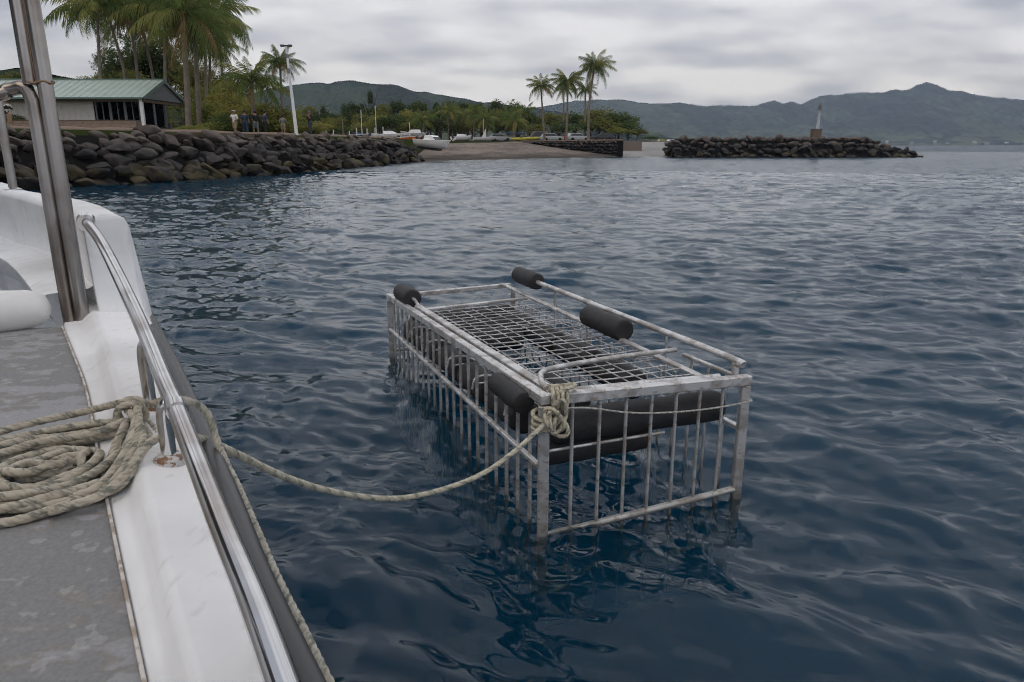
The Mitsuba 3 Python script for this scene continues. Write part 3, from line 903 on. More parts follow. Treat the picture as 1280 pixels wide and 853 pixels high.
parts.append(rope_mesh(smooth_path([on_z(60, 640, DECK + 0.012), on_z(120, 622, DECK + 0.02), on_z(150, 600, DECK + 0.03), on_z(176, 566, DECK + 0.05), on_z(190, 552, DECK + 0.052), on_z(204, 547, DECK + 0.045), on_z(216, 546, DECK + 0.04)], 8), RAD, seed=58, step=0.003))
a = np.linspace(0, 3.1 * np.pi, 60)
gd = unit(on_z(150, 575, DECK) - gather)
gs = V(-gd[1], gd[0], 0)
parts.append(rope_mesh(np.array([gather + gd * (0.004 + 0.0026 * t) + 0.026 * np.cos(t) * gs + V(0, 0, 0.014 + 0.024 * np.sin(t)) for t in a]), RAD * 0.9, seed=61, step=0.003))
mesh, col = join_ropes(parts)
add('rope_coil', mesh, 'bsdf_rope', smooth=True, color=col, label='big weathered beige rope coil heaped on the grey deck beside the rail', category='rope')
tail_px = [(232, 501, 1.13), (250, 508, 1.11), (263, 524, 1.08), (270, 548, 1.045), (282, 577, 1.015), (299, 612, 1.0), (322, 666, 0.995), (346, 722, 0.99), (375, 780, 0.985), (407, 846, 0.985), (470, 968, 0.98)]
mesh, col = rope_mesh(smooth_path([on_z(*q) for q in [(216, 500, 1.12)] + tail_px], 10), RAD * 0.95, base=(0.33, 0.30, 0.24), pale=(0.48, 0.45, 0.38), seed=71, step=0.003)
add('hanging_rope', mesh, 'bsdf_rope', smooth=True, color=col, label='flecked rope running down outside the black rub rail of the boat', category='rope')

# the wheelhouse to port, unseen, added to darken reflections in the steel tubes
cab = V(-4.05, 0.9, 0)
add(bt + 'unseen_wheelhouse', cat([box((2.3, 4.3, 0.95), (cab[0], cab[1], DECK + 0.44), 0.05), box((2.5, 4.6, 0.12), (cab[0], cab[1], DECK + 1.98), 0.04)]), 'bsdf_gelcoat')
for x in (-1.08, 1.08):
    for y in (-2.05, -0.68, 0.68, 2.05):
        add(bt + 'unseen_wheelhouse__mullion', box((0.10, 0.12, 1.03), (cab[0] + x, cab[1] + y, DECK + 1.42), 0.01), 'bsdf_gelcoat')
for y in (-1.365, 0.0, 1.365):
    for x in (-1.08, 1.08):
        add(bt + 'unseen_wheelhouse__window', box((0.03, 1.24, 0.98), (cab[0] + x, cab[1] + y, DECK + 1.41), 0.0), 'bsdf_dark_paint')
for y in (-2.05, 2.05):
    add(bt + 'unseen_wheelhouse__window', box((2.04, 0.03, 0.98), (cab[0], cab[1] + y, DECK + 1.41), 0.0), 'bsdf_dark_paint')

# ---------------------------------------------------------------- land, hills
ZL = 2.25                                     # level of the harbour ground


def prism(poly, z0, z1):
    from shapely.geometry import Polygon
    m = trimesh.creation.extrude_polygon(Polygon(poly), z1 - z0, engine='earcut')
    m.apply_translation([0, 0, z0])
    return m


wall_px = [(-420, 268), (-200, 250), (90, 233), (240, 225), (415, 212), (527, 202)]
wall_line = smooth_path([on_z(x, y, 0) for x, y in wall_px], 12)
wt = np.gradient(wall_line, axis=0)
wt /= np.linalg.norm(wt, axis=1, keepdims=True)
wn = np.stack([-wt[:, 1], wt[:, 0], 0 * wt[:, 0]], 1)          # inland
SETBACK = 2.7
wall_top = wall_line + wn * SETBACK
WEND = wall_top[-1]
coast = [(-900, -60), (wall_top[0][0], wall_top[0][1])] + [(p[0], p[1]) for p in wall_top[1::3]] + [(WEND[0], WEND[1] + 0.1)]
coast += [(WEND[0] - 2.0, WEND[1] + 42), (2, 137.5), (12.0, 112.0), (15.2, 114.2), (19.3, 114.4), (19.0, 130), (33, 130), (40, 170), (60, 300), (180, 900), (700, 1900), (1700, 2700), (3600, 3000), (4000, 3100), (4000, 5700), (-3900, 5700), (-3900, -60)]
add('ground', prism(coast[1:] + [(-3900, -60)], -3.0, ZL), 'bsdf_earth', label='low grassy harbour ground behind the sea wall', kind='structure')


def ridge(name, pts, front, back, label, seed, rough, n=260, rows=46, bsdf='bsdf_hill'):
    """A hill: crest line pts (x, y, z); the foot lies front metres nearer, the rear back metres behind."""
    p = np.asarray(pts, float)
    s = np.linspace(0, 1, n)
    t = np.linspace(0, 1, len(p))
    c = np.stack([np.interp(s, t, p[:, k]) for k in range(3)], 1)
    c[:, 2] += rough * 0.9 * (meshkit.fbm(np.stack([c[:, 0] / (front * 0.12), 0 * s, 0 * s + seed], -1), 4, seed) - 0.5)
    k = np.exp(-0.5 * (np.arange(-3, 4) / 0.6) ** 2)
    k /= k.sum()
    c[:, 2] = np.convolve(np.pad(c[:, 2], 3, mode='edge'), k, 'valid')
    fr = np.concatenate([np.linspace(0, 1, rows), np.linspace(1, 0, 12)[1:]])
    sgn = np.concatenate([-front * (1 - np.linspace(0, 1, rows)), back * np.linspace(0, 1, 12)[1:]])
    X = c[None, :, 0] + 0 * fr[:, None]
    Y = c[None, :, 1] + sgn[:, None]
    prof = fr ** 1.45
    L = front * 0.5
    q = np.stack([X / L * 2.4, Y / L * 0.8, 0 * X + seed], -1)
    gul = np.abs(meshkit.fbm(q * 1.6, 4, seed) - 0.5) * 2
    fine = meshkit.fbm(np.stack([X / 60, Y / 60, 0 * X], -1), 4, seed + 3) - 0.5
    Z = ZL - 1.0 + (c[None, :, 2] - ZL) * prof[:, None] * (1 - 0.85 * (gul * 1.3 - 0.1) * (1 - prof[:, None] ** 3)) + rough * fine * np.minimum(1, fr[:, None] * 3)
    add(name, strip(np.stack([X, Y, Z], -1), True), bsdf, smooth=50, label=label, kind='structure')


def crest(px, D, n=0):
    return [on_y(x, y, D) for x, y in px]


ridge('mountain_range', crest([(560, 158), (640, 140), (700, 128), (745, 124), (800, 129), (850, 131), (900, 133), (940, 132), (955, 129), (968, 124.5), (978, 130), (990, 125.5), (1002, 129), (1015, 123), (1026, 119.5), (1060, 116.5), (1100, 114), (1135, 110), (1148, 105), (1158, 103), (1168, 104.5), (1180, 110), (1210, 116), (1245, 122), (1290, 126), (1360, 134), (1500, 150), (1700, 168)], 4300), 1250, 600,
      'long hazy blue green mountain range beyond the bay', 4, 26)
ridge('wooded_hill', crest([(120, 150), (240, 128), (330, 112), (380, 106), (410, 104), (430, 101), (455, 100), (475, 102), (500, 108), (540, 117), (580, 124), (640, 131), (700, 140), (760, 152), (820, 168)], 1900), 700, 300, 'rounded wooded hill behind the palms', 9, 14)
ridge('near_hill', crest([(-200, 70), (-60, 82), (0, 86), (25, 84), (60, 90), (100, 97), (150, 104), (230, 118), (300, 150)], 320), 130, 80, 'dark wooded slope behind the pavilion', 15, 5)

# ramps
bank = np.random.default_rng(3)


def ramp(name, rows_, bsdf, label):
    g = np.array([[np.array(a) * (1 - t) + np.array(b) * t for t in np.linspace(0, 1, 40)] for a, b in rows_])
    g[..., 2] += 0.10 * (meshkit.fbm(g * np.array([0.3, 0.12, 0]), 3, 2) - 0.5)
    add(name, strip(g, False), bsdf, smooth=True, label=label, kind='structure')


r0, r1 = on_z(500, 203.5, 0), on_z(790, 196.2, 0)
wx = WEND[0] + 0.3
ramp('boat_ramp', [((wx - 1, r0[1] - 14, -1.6), (15.5, r1[1] - 9, -1.2)), ((wx - 0.6, r0[1] - 1, -0.05), (15.2, r1[1] - 1, -0.08)), ((wx - 0.4, 92, 0.35), (15.0, 104, 0.12)), ((wx - 0.6, 108, 1.25), (9.8, 114, 0.75)), ((wx - 0.8, 122, 1.95), (3.5, 128, 1.75)), ((wx - 1, 134, 2.28), (1.0, 138, 2.28)), ((wx - 3, 150, 2.30), (1.0, 150, 2.30))],
     'bsdf_ramp', 'wide brown concrete boat ramp sloping into the water')
ramp('narrow_ramp', [((14.6, 98, -0.8), (26, 98, -0.8)), ((15.2, 103.8, -0.02), (25.0, 103.4, -0.02)), ((16.8, 116, 1.0), (27, 116, 1.0)), ((18.0, 128, 2.05), (30, 128, 2.05)), ((18.5, 134, 2.27), (31, 134, 2.27))], 'bsdf_slip', 'grey concrete slip between the stone wall and the breakwater')

# ---------------------------------------------------------------- boulders


def boulder(seed):
    r = np.random.default_rng(seed)
    m = trimesh.creation.icosphere(subdivisions=2)
    v = m.vertices.copy()
    for _ in range(11):                                       # cut flats so that it is blocky
        n = unit(r.normal(size=3))
        d = 0.50 + 0.26 * r.random()
        h_ = v @ n
        v -= np.maximum(h_ - d, 0)[:, None] * n * 0.96
    v *= 1 + 0.20 * (meshkit.fbm(v * 1.3 + seed * 3.1, 3, seed)[:, None] - 0.5)
    m.vertices = v / np.abs(v).max(0) * np.array([1, 0.80, 0.54])
    return mikit.ply(m, 'bsdf_rock', smooth=28)


BOULDERS = [boulder(s) for s in range(14)]


def scatter_boulders(holder, spots, most, stuff_name):
    """spots: (centre, size, yaw, tilt); the largest in view become parts, the rest one mesh."""
    spots = sorted(spots, key=lambda s: -s[1] / max(5, np.linalg.norm(s[0] - EYE)))
    rest = []
    for k, (c, s, yaw, tilt, sq) in enumerate(spots):
        d = BOULDERS[int(bank.integers(len(BOULDERS)))]
        M = T().translate(c.tolist()).rotate([0, 0, 1], yaw).rotate([0, 1, 0], tilt).rotate([1, 0, 0], tilt * 0.6).scale([s / 2, s / 2, s / 2 * sq])
        if k < most:
            scene[numbered(holder + '__boulder')] = {**d, 'to_world': M}
        else:
            v, f = meshkit.WRITTEN[d['filename']][:2]
            rest.append(trimesh.Trimesh(np.asarray(v) @ np.array(M.matrix)[:3, :3].T + np.array(M.matrix)[:3, 3], f, process=False))
    if rest:
        add(holder + '__' + stuff_name, cat(rest), 'bsdf_rock', smooth=46, kind='stuff')


sb = np.random.default_rng(31)
tag('rock_sea_wall', 'dark basalt boulder sea wall on the left below the pavilion', 'sea wall')
g = np.array([wall_line - wn * 2.0 + V(0, 0, -2.6), wall_line + wn * 0.25 + V(0, 0, -0.1), wall_line + wn * (SETBACK - 0.25) + V(0, 0, 1.95), wall_line + wn * (SETBACK + 0.5) + V(0, 0, 2.12), wall_line + wn * (SETBACK + 1.0) + V(0, 0, 2.0)])
add('rock_sea_wall__core', strip(g, False), 'bsdf_rock_core', smooth=True)
S = np.concatenate([[0], np.cumsum(np.linalg.norm(np.diff(wall_line, axis=0), axis=1))])
spots = []
for row in range(7):
    t = row / 6
    s = 0.0
    while s < S[-1] - 0.2:
        y_here = np.interp(s, S, wall_line[:, 1])
        size = (1.24 - 0.20 * t) * (0.50 + 0.85 * sb.random()) * (1.0 if y_here < 50 else 0.95)
        s += size * 0.36
        c = np.array([np.interp(s, S, (wall_line[:, k])) for k in range(3)])
        nn = np.array([np.interp(s, S, wn[:, k]) for k in range(3)])
        f = t * SETBACK + sb.normal() * 0.30 - 0.05
        c = c + nn * f + V(0, 0, 0.02 + t * 1.95 + sb.normal() * 0.15)
        yaw = math.degrees(math.atan2(np.interp(s, S, wt[:, 1]), np.interp(s, S, wt[:, 0]))) + sb.normal() * 28
        if y_here > 14:
            spots.append((c, size, yaw, sb.normal() * 20 + 6, 0.78 + 0.45 * sb.random()))
        s += size * 0.36
for k in range(26):          # blocks stacked on the outer end of the wall
    y = k / 26
    spots.append((wall_line[-1] + wn[-1] * (y * SETBACK * 1.1) + wt[-1] * (0.3 * sb.random()) + V(0, 0, 1.65 * sb.random() * y), 0.8 + 0.5 * sb.random(), sb.random() * 360, 10 * sb.normal(), 0.9))
scatter_boulders('rock_sea_wall', spots, 300, 'rubble')
# a low kerb of earth and stones along the top of the wall
kerb = wall_line + wn * (SETBACK + 0.35) + V(0, 0, ZL - 0.02)
add('rock_sea_wall__coping', sweep(kerb[8:], 0.16 + 0.03 * np.sin(np.arange(len(kerb) - 8)), 7), 'bsdf_block', smooth=True, label='low pale earthen coping along the wall top')

# breakwater
tag('breakwater', 'dark rock breakwater with a light tower standing on it', 'breakwater')
b0 = on_z(848, 197, 0)
b1 = on_y(1150, 196, b0[1])
bx0, bx1, by = b0[0], b1[0], b0[1]
BT = 2.45


def bw_top(x):
    return BT * min(1, 0.16 + 0.84 * max(0.0, (bx1 - x) / 6.5)) if x > bx1 - 6.5 else BT


prof_x = np.linspace(bx0, bx1 - 0.3, 40)
g = np.array([[V(x, by - 1.5, -2.4) for x in prof_x], [V(x, by + 0.4, -0.1) for x in prof_x], [V(x, by + 2.4, bw_top(x) - 0.3) for x in prof_x], [V(x, by + 5.0, bw_top(x) - 0.2) for x in prof_x], [V(x, by + 8.5, -2.4) for x in prof_x]])
core = strip(g, False)
add('breakwater__core', core, 'bsdf_rock_core')
spots = []
for row in range(4):
    t = row / 3
    x = bx0 - 0.2
    while x < bx1 - 0.4 - 1.0 * t:
        size = 1.22 * (0.55 + 0.80 * sb.random())
        x += size * 0.38
        top = bw_top(x)
        spots.append((V(x, by + 2.4 * t + 0.2 * sb.normal(), 0.05 + t * (top - 0.12) + 0.20 * sb.normal() * (1.0 if t < 1 else 0.2)), size, 60 * sb.normal(), 24 * sb.normal(), 0.85 + 0.3 * sb.random()))
        x += size * 0.40
for k in range(34):
    x = bx0 + (bx1 - bx0 - 2) * sb.random()
    spots.append((V(x, by + 3.0 + 2.0 * sb.random(), bw_top(x) - 0.15), 0.9 + 0.5 * sb.random(), 360 * sb.random(), 12 * sb.normal(), 0.8))
for k in range(22):
    spots.append((V(bx0 - 0.1 + 0.2 * sb.normal(), by + 6.5 * sb.random(), 2.1 * sb.random()), 1.1 + 0.4 * sb.random(), 360 * sb.random(), 12 * sb.normal(), 0.9))
scatter_boulders('breakwater', spots, 300, 'rubble')
# light tower on the breakwater
tag('light_tower', 'small white light beacon on a square stone plinth on the breakwater', 'beacon')
lx, ly = on_y(1021.5, 166, by + 3.4)[0], by + 3.4
add('light_tower__plinth', box((1.15, 1.15, 1.35), (lx - 0.15, ly, BT + 0.50), 0.06), 'bsdf_wood')
add('light_tower__plinth__cap', box((1.26, 1.26, 0.12), (lx - 0.15, ly, BT + 1.235), 0.02), 'bsdf_grey_board')
z1 = BT + 1.29
add('light_tower__mast', sweep([V(lx, ly, z1), V(lx, ly, z1 + 2.45)], [0.21, 0.15], 16), 'bsdf_silver_paint', smooth=50)
add('light_tower__gallery', sweep([V(lx, ly, z1 + 2.45), V(lx, ly, z1 + 2.53), V(lx, ly, z1 + 2.54), V(lx, ly, z1 + 2.6)], [0.36, 0.38, 0.38, 0.36], 18), 'bsdf_grey_board', smooth=40)
add('light_tower__lantern', sweep([V(lx, ly, z1 + 2.6), V(lx, ly, z1 + 3.02)], [0.17, 0.17], 14), 'bsdf_wood', smooth=50)
add('light_tower__lantern__cap', sweep([V(lx, ly, z1 + 3.02), V(lx, ly, z1 + 3.06), V(lx, ly, z1 + 3.22), V(lx, ly, z1 + 3.55)], [0.24, 0.24, 0.05, 0.02], 14), 'bsdf_grey_board', smooth=40)
for a in range(6):
    q = V(lx + 0.34 * math.cos(a * 1.047), ly + 0.34 * math.sin(a * 1.047), z1 + 2.58)
    add('light_tower__gallery__post', rod(q, q + V(0, 0, 0.38), 0.016, 6), 'bsdf_grey_board')

# stone retaining wall beside the ramp: courses of rough blocks
tag('stone_wall', 'low dark rubble stone wall between the ramp and the slip', 'stone wall')
w0, w1 = V(1.6, 136.0, 0), V(14.7, 103.4, 0)
wd = unit(w1 - w0)
wnn = V(wd[1], -wd[0], 0)
if wnn[1] > 0:
    wnn = -wnn
LW = np.linalg.norm(w1 - w0)
add('stone_wall__core', placed(box((LW, 0.8, 3.4), (LW / 2, 0.42, 0.52), 0), frame_matrix(w0, wd, -wnn, V(0, 0, 1))), 'bsdf_rock_core')
add('stone_wall__coping', placed(box((LW + 0.3, 0.75, 0.16), (LW / 2, 0.34, ZL + 0.02), 0.03), frame_matrix(w0, wd, -wnn, V(0, 0, 1))), 'bsdf_block')
n_s = 0
x = 0.0
small = []
while x < LW:
    f = x / LW
    for row in range(5):
        z = ZL - 0.25 - row * 0.46
        if z < 2.1 * (1 - f) - 0.2:
            continue
        s = 0.85 + 0.5 * sb.random()
        q = w0 + wd * (x + 0.3 * sb.random() + (row % 2) * 0.45) + wnn * (0.05 * sb.random()) + V(0, 0, z + 0.04 * sb.normal())
        M = T().translate(q.tolist()).rotate([0, 0, 1], math.degrees(math.atan2(wd[1], wd[0])) + 6 * sb.normal()).rotate([1, 0, 0], 5 * sb.normal()).rotate([0, 1, 0], 14 * sb.normal()).scale([s * 0.48, 0.26, 0.20 + 0.14 * sb.random()])
        scene[numbered('stone_wall__stone')] = {**BOULDERS[int(sb.integers(14))], 'to_world': M}
    x += 0.95
add('stone_wall__return_wall', box((4.6, 0.6, 3.2), (17.4, 113.4, 0.62), 0.03), 'bsdf_plaster', label='pale brown plastered end of the stone wall')

# ---------------------------------------------------------------- the pavilion
HX, HY = -29.2, 60.0                        # near right corner of the roof
tag('pavilion', 'single storey beach pavilion with a pale green metal gable roof behind the sea wall', 'building')
hb = 'pavilion__'
HL, HW = 24.0, 7.8                          # length to the left, depth
ZE, ZR, ZF = 5.25, 6.85, 3.0
yc = HY + HW / 2
th = math.atan2(ZR - ZE, HW / 2)
rl = math.hypot(ZR - ZE, HW / 2)


def slab(a, b, c, d, t):
    """A slab from four corners, thickness t along its normal (below the corners)."""
    q = np.array([a, b, c, d], float)
    n = unit(np.cross(q[1] - q[0], q[3] - q[0]))
    if n[2] < 0:
        n = -n
    return trimesh.convex.convex_hull(np.vstack([q, q - n * t]))


add(hb + 'roof', slab((HX, HY, ZE), (HX, yc, ZR), (HX - HL, yc, ZR), (HX - HL, HY, ZE), 0.06), 'bsdf_roof', label='pale green metal roof')
add(hb + 'roof__rear_slope', slab((HX, HY + HW, ZE), (HX, yc, ZR), (HX - HL, yc, ZR), (HX - HL, HY + HW, ZE), 0.06), 'bsdf_roof')
for k in range(int(HL / 0.6)):             # standing seams
    x = HX - 0.3 - 0.6 * k
    m = rod(V(x, HY + 0.02, ZE + 0.018), V(x, yc - 0.02, ZR + 0.010), 0.020, 4)
    add(hb + 'roof__seam', m, 'bsdf_roof')
add(hb + 'roof__ridge_cap', rod(V(HX + 0.02, yc, ZR + 0.02), V(HX - HL, yc, ZR + 0.02), 0.075, 8), 'bsdf_green_trim')
add(hb + 'roof__gutter', box((HL, 0.12, 0.16), (HX - HL / 2, HY - 0.07, ZE - 0.08), 0.02), 'bsdf_green_trim')
add(hb + 'roof__barge_board', slab((HX + 0.04, HY - 0.03, ZE + 0.03), (HX + 0.04, yc, ZR + 0.03), (HX + 0.10, yc, ZR + 0.03), (HX + 0.10, HY - 0.03, ZE + 0.03), 0.24), 'bsdf_green_trim')
add(hb + 'roof__barge_board', slab((HX + 0.04, HY + HW + 0.03, ZE + 0.03), (HX + 0.04, yc, ZR + 0.03), (HX + 0.10, yc, ZR + 0.03), (HX + 0.10, HY + HW + 0.03, ZE + 0.03), 0.24), 'bsdf_green_trim')
# gable infill of upright boards
for k in range(12):
    a, b = HY + 0.25 + k * 0.608, HY + 0.25 + (k + 1) * 0.608 - 0.02
    def zt(y): return ZR - 0.10 - abs(y - yc) / (HW / 2) * (ZR - ZE)
    pts = [(a, ZE - 0.08), (b, ZE - 0.08), (b, max(ZE - 0.05, zt(b))), (a, max(ZE - 0.05, zt(a)))]
    if a < yc < b:
        pts = pts[:3] + [(yc, zt(yc))] + pts[3:]
    q = np.array([(HX - 0.10 - e, y, z) for e in (0, 0.04) for y, z in pts])
    add(hb + 'gable_board', trimesh.convex.convex_hull(q), 'bsdf_grey_board')
add(hb + 'eave_beam', box((HL - 0.4, 0.16, 0.26), (HX - HL / 2, HY + 0.45, ZE - 0.16), 0.01), 'bsdf_wood')
add(hb + 'eave_beam', box((0.16, HW - 0.5, 0.24), (HX - 0.3, yc, ZE - 0.23), 0.01), 'bsdf_wood')
# floor plinth, low block wall, rooms
add(hb + 'plinth', box((HL - 0.6, HW + 0.6, ZF - 1.6), (HX - HL / 2, yc, (ZF + 1.6) / 2), 0.02), 'bsdf_block')
ZW = 3.42
wx0, wx1 = HX - HL + 1, HX - 0.9
n_ = 0
for row in range(2):
    x = wx0 + (0.2 if row else 0)
    while x < wx1 - 0.1:
        w = min(0.80, wx1 - x)
        add(hb + 'block', box((w - 0.02, 0.18, 0.225), (x + w / 2, HY + 0.28, ZF + 0.115 + 0.235 * row), 0.012), 'bsdf_block')
        x += 0.80
add(hb + 'rail_cap', box((wx1 - wx0, 0.26, 0.06), ((wx0 + wx1) / 2, HY + 0.28, ZF + 0.505), 0.01), 'bsdf_wood')
xa = on_y(76, 140, HY + 1.2)[0]
xb = on_y(118, 140, HY + 1.2)[0]
xw = xa - 4.5
for k in range(14):                         # white boarded wall
    x = xw + (xb - xw) * k / 14
    w = (xb - xw) / 14
    add(hb + 'wall_board', box((w - 0.015, 0.10, ZE - ZF - 0.15), (x + w / 2, HY + 1.2, (ZE + ZF) / 2 - 0.05), 0.008), 'bsdf_white_wall')
xc = on_y(177, 140, HY + 1.2)[0] - 0.1
add(hb + 'back_wall', box((xc - xw, 0.12, ZE - ZF), ((xc + xw) / 2, HY + 5.4, (ZE + ZF) / 2), 0.01), 'bsdf_interior_shade')  # painted near black to stand for the dim interior
add(hb + 'ceiling', box((HL - 1.0, HW - 1.0, 0.05), (HX - HL / 2, yc, ZE - 0.015), 0.0), 'bsdf_interior_shade')  # same painted shade overhead
nwin = 3
for k in range(nwin):                       # framed veranda openings right of the white wall
    x0_, x1_ = xb + 0.12 + (xc - xb - 0.12) * k / nwin, xb + 0.12 + (xc - xb - 0.12) * (k + 1) / nwin
    key = add(hb + 'veranda_frame', cat([box((0.09, 0.12, 1.62), (x0_ + 0.05, HY + 1.2, ZF + 1.25), 0.008), box((0.09, 0.12, 1.62), (x1_ - 0.05, HY + 1.2, ZF + 1.25), 0.008),
                                  box((x1_ - x0_ - 0.19, 0.12, 0.09), ((x0_ + x1_) / 2, HY + 1.2, ZF + 2.01), 0.008), box((x1_ - x0_ - 0.19, 0.12, 0.09), ((x0_ + x1_) / 2, HY + 1.2, ZF + 0.49), 0.008),
                                  box((0.05, 0.08, 1.43), ((x0_ + x1_) / 2, HY + 1.2, ZF + 1.25), 0.004)]), 'bsdf_grey_board')
add(hb + 'sill_wall', box((xc - xb - 0.05, 0.14, 0.42), ((xc + xb) / 2, HY + 1.2, ZF + 0.21), 0.005), 'bsdf_block')
for x, y in ((HX - 0.35, HY + 0.35), (HX - 0.35, HY + 2.4), (HX - 0.35, HY + 4.4), (HX - 0.35, HY + HW - 0.35), (HX - 8.2, HY + 0.35), (HX - 14, HY + 0.35), (xc + 0.02, HY + 5.4)):
    big = 0.24 if (x, y) == (HX - 0.35, HY + 0.35) else 0.14
    add(hb + 'post', box((big, big, ZE - ZF - 0.02), (x, y, (ZE + ZF) / 2 - 0.02), 0.012), 'bsdf_white_paint' if big > 0.2 else 'bsdf_grey_board')
# picnic table at the open end
tag('picnic_table', 'weathered wooden picnic table at the open gable end of the pavilion', 'table')
px_, py_ = HX + 1.4, HY + 3.0
for k in range(5):
    add('picnic_table__top_plank', box((0.17, 2.2, 0.045), (px_ - 0.36 + 0.18 * k, py_, ZF + 0.42), 0.006), 'bsdf_block')
for s in (-1, 1):
    add('picnic_table__bench', box((0.26, 2.2, 0.045), (px_ + 0.72 * s, py_, ZF + 0.10), 0.006), 'bsdf_block')
    for q in (-0.7, 0.7):
        add('picnic_table__leg', square_bar(V(px_ + 0.25 * s, py_ + q, ZF + 0.40), V(px_ + 0.62 * s, py_ + q, ZL - 0.02), 0.07), 'bsdf_wood')

# light pole
tag('light_pole', 'tall tapered white lamp post on the sea wall beside the slender palm', 'lamp post')
lp = on_y(371, 168, 52.0)
lz = on_y(364, 58, 52.0)
top = V(lp[0] - 0.28, 52.0, lz[2])
add('light_pole__post', sweep([V(lp[0], 52, ZL - 0.3), top], [0.125, 0.070], 14), 'bsdf_white_paint', smooth=50)
add('light_pole__cross_arm', box((0.46, 0.10, 0.10), (top[0] + 0.02, 52, top[2] + 0.03), 0.02), 'bsdf_dark_paint')
add('light_pole__lamp', cat([box((0.26, 0.22, 0.14), (top[0] - 0.24, 51.98, top[2] + 0.03), 0.03), box((0.26, 0.22, 0.14), (top[0] + 0.28, 51.98, top[2] + 0.03), 0.03)]), 'bsdf_dark_paint')
add('light_pole__band', sweep([V(top[0] + 0.06, 52, top[2] - 1.4), V(top[0] + 0.07, 52, top[2] - 1.75)], [0.098, 0.10], 12), 'bsdf_grey_board', smooth=50)
add('light_pole__band', sweep([V(top[0] + 0.02, 52, top[2] - 0.5), V(top[0] + 0.03, 52, top[2] - 0.75)], [0.088, 0.09], 12), 'bsdf_grey_board', smooth=50)

# ---------------------------------------------------------------- palms
def frond_mesh(L, droop, seed, width=0.62, dens=34, twist=0.0):
    """A coconut frond: an arching rachis along +x with hanging leaflets of uneven length; the base at the origin."""
    r = np.random.default_rng(seed)
    n = 12
    t = np.linspace(0, 1, n)
    x = L * (t - 0.16 * droop * t**3)
    z = L * (0.34 * t - (0.30 + 0.62 * droop) * t**2.1)
    y = L * 0.05 * r.normal() * t**2
    spine = np.stack([x, y, z], 1)
    parts = [sweep(spine, np.linspace(0.05, 0.012, n) * L / 4, 5)]
    V_, F_ = [], []
    for i in range(dens):
        u = 0.10 + 0.90 * (i + 0.3 * r.random()) / dens
        p = np.array([np.interp(u, t, spine[:, k]) for k in range(3)])
        d = unit(np.array([np.interp(min(1, u + 0.05), t, spine[:, k]) for k in range(3)]) - np.array([np.interp(max(0, u - 0.05), t, spine[:, k]) for k in range(3)]))
        for s in (-1, 1):
            if r.random() < 0.06:
                continue
            ll = L * width * 0.44 * math.sin(math.pi * (0.16 + 0.80 * u)) ** 0.7 * (0.75 + 0.4 * r.random())
            out = unit(V(0, s, 0) * 0.85 + d * (0.45 + 0.5 * u) + V(0, 0, -0.25 - 0.55 * r.random() - 0.45 * droop))
            mid = p + out * ll * 0.5
            tip = p + out * ll + V(0, 0, -ll * (0.25 + 0.35 * r.random()))
            w = d * 0.030 * L / 4 * 1.75
            b = len(V_)
            V_ += [p - w * 0.6, p + w * 0.6, mid + w, mid - w, tip]
            F_ += [[b, b + 1, b + 2], [b, b + 2, b + 3], [b + 3, b + 2, b + 4]]
    parts.append(trimesh.Trimesh(V_, F_, process=False))
    return cat(parts)


FR_VAR = {}
for mat in ('bsdf_frond', 'bsdf_frond_pale', 'bsdf_frond_dry'):
    FR_VAR[mat] = [mikit.ply(frond_mesh(1.0, dr_, 100 + i, dens=28), mat) for i, dr_ in enumerate((0.15, 0.35, 0.55, 0.8, 1.05))]
pr = np.random.default_rng(77)


def palm(px, py_base, px_top, py_top, D, R, label, group=None, n=22, trunk_r=0.16, pale=0.25, dry=0.08, z_base=ZL - 0.2, lean=0.0):
    key = numbered('coconut_palm')
    tag(key, label, 'palm', group)
    a = on_y(px, py_base, D)
    a[2] = z_base
    b = on_y(px_top, py_top, D + 0.3)
    m = (a + b) / 2 + V(lean, 0, 0)
    path = smooth_path([a, a * 0.75 + b * 0.25 + V(lean * 0.7, 0, 0), m, a * 0.25 + b * 0.75 + V(lean * 0.6, 0, 0), b], 6)
    rr = trunk_r * np.interp(np.linspace(0, 1, len(path)), [0, 0.06, 0.15, 0.9, 1], [1.7, 1.25, 1.0, 0.72, 0.85])
    rr *= 1 + 0.05 * np.sin(np.arange(len(path)) * 2.4)
    add(key + '__trunk', sweep(path, rr, 10), 'bsdf_trunk', smooth=50)
    tk = key + '__crown'
    add(tk, sweep([b + V(0, 0, -0.25 * R / 3), b + V(0, 0, 0.05), b + V(0, 0, 0.22 * R / 3)], [trunk_r * 0.7, trunk_r * 1.25, trunk_r * 0.5], 8), 'bsdf_frond_dry', smooth=60)
    for k in range(n):
        az = 360 * (k * 0.381966 + 0.02 * pr.normal())
        e = k / (n - 1)                                   # 0 newest and upright, 1 oldest and hanging
        pitch = 74 - 112 * e**0.85 + 7 * pr.normal()
        v = min(4, max(0, int(round(e * 3.6 + 0.5 * pr.normal()))))
        L = R * (0.86 + 0.24 * pr.random()) * (0.80 + 0.45 * e if e < 0.45 else 1.05 - 0.10 * e)
        q = pr.random()
        mat = 'bsdf_frond_dry' if e > 0.8 and q < dry * 4 else ('bsdf_frond_pale' if q < pale else 'bsdf_frond')
        M = T().translate((b + V(0, 0, 0.08)).tolist()).rotate([0, 0, 1], az).rotate([0, 1, 0], -pitch * 0.8).rotate([1, 0, 0], 18 * pr.normal()).scale(float(L))
        scene[numbered(tk + '__frond')] = {**FR_VAR[mat][v], 'to_world': M}
    return key


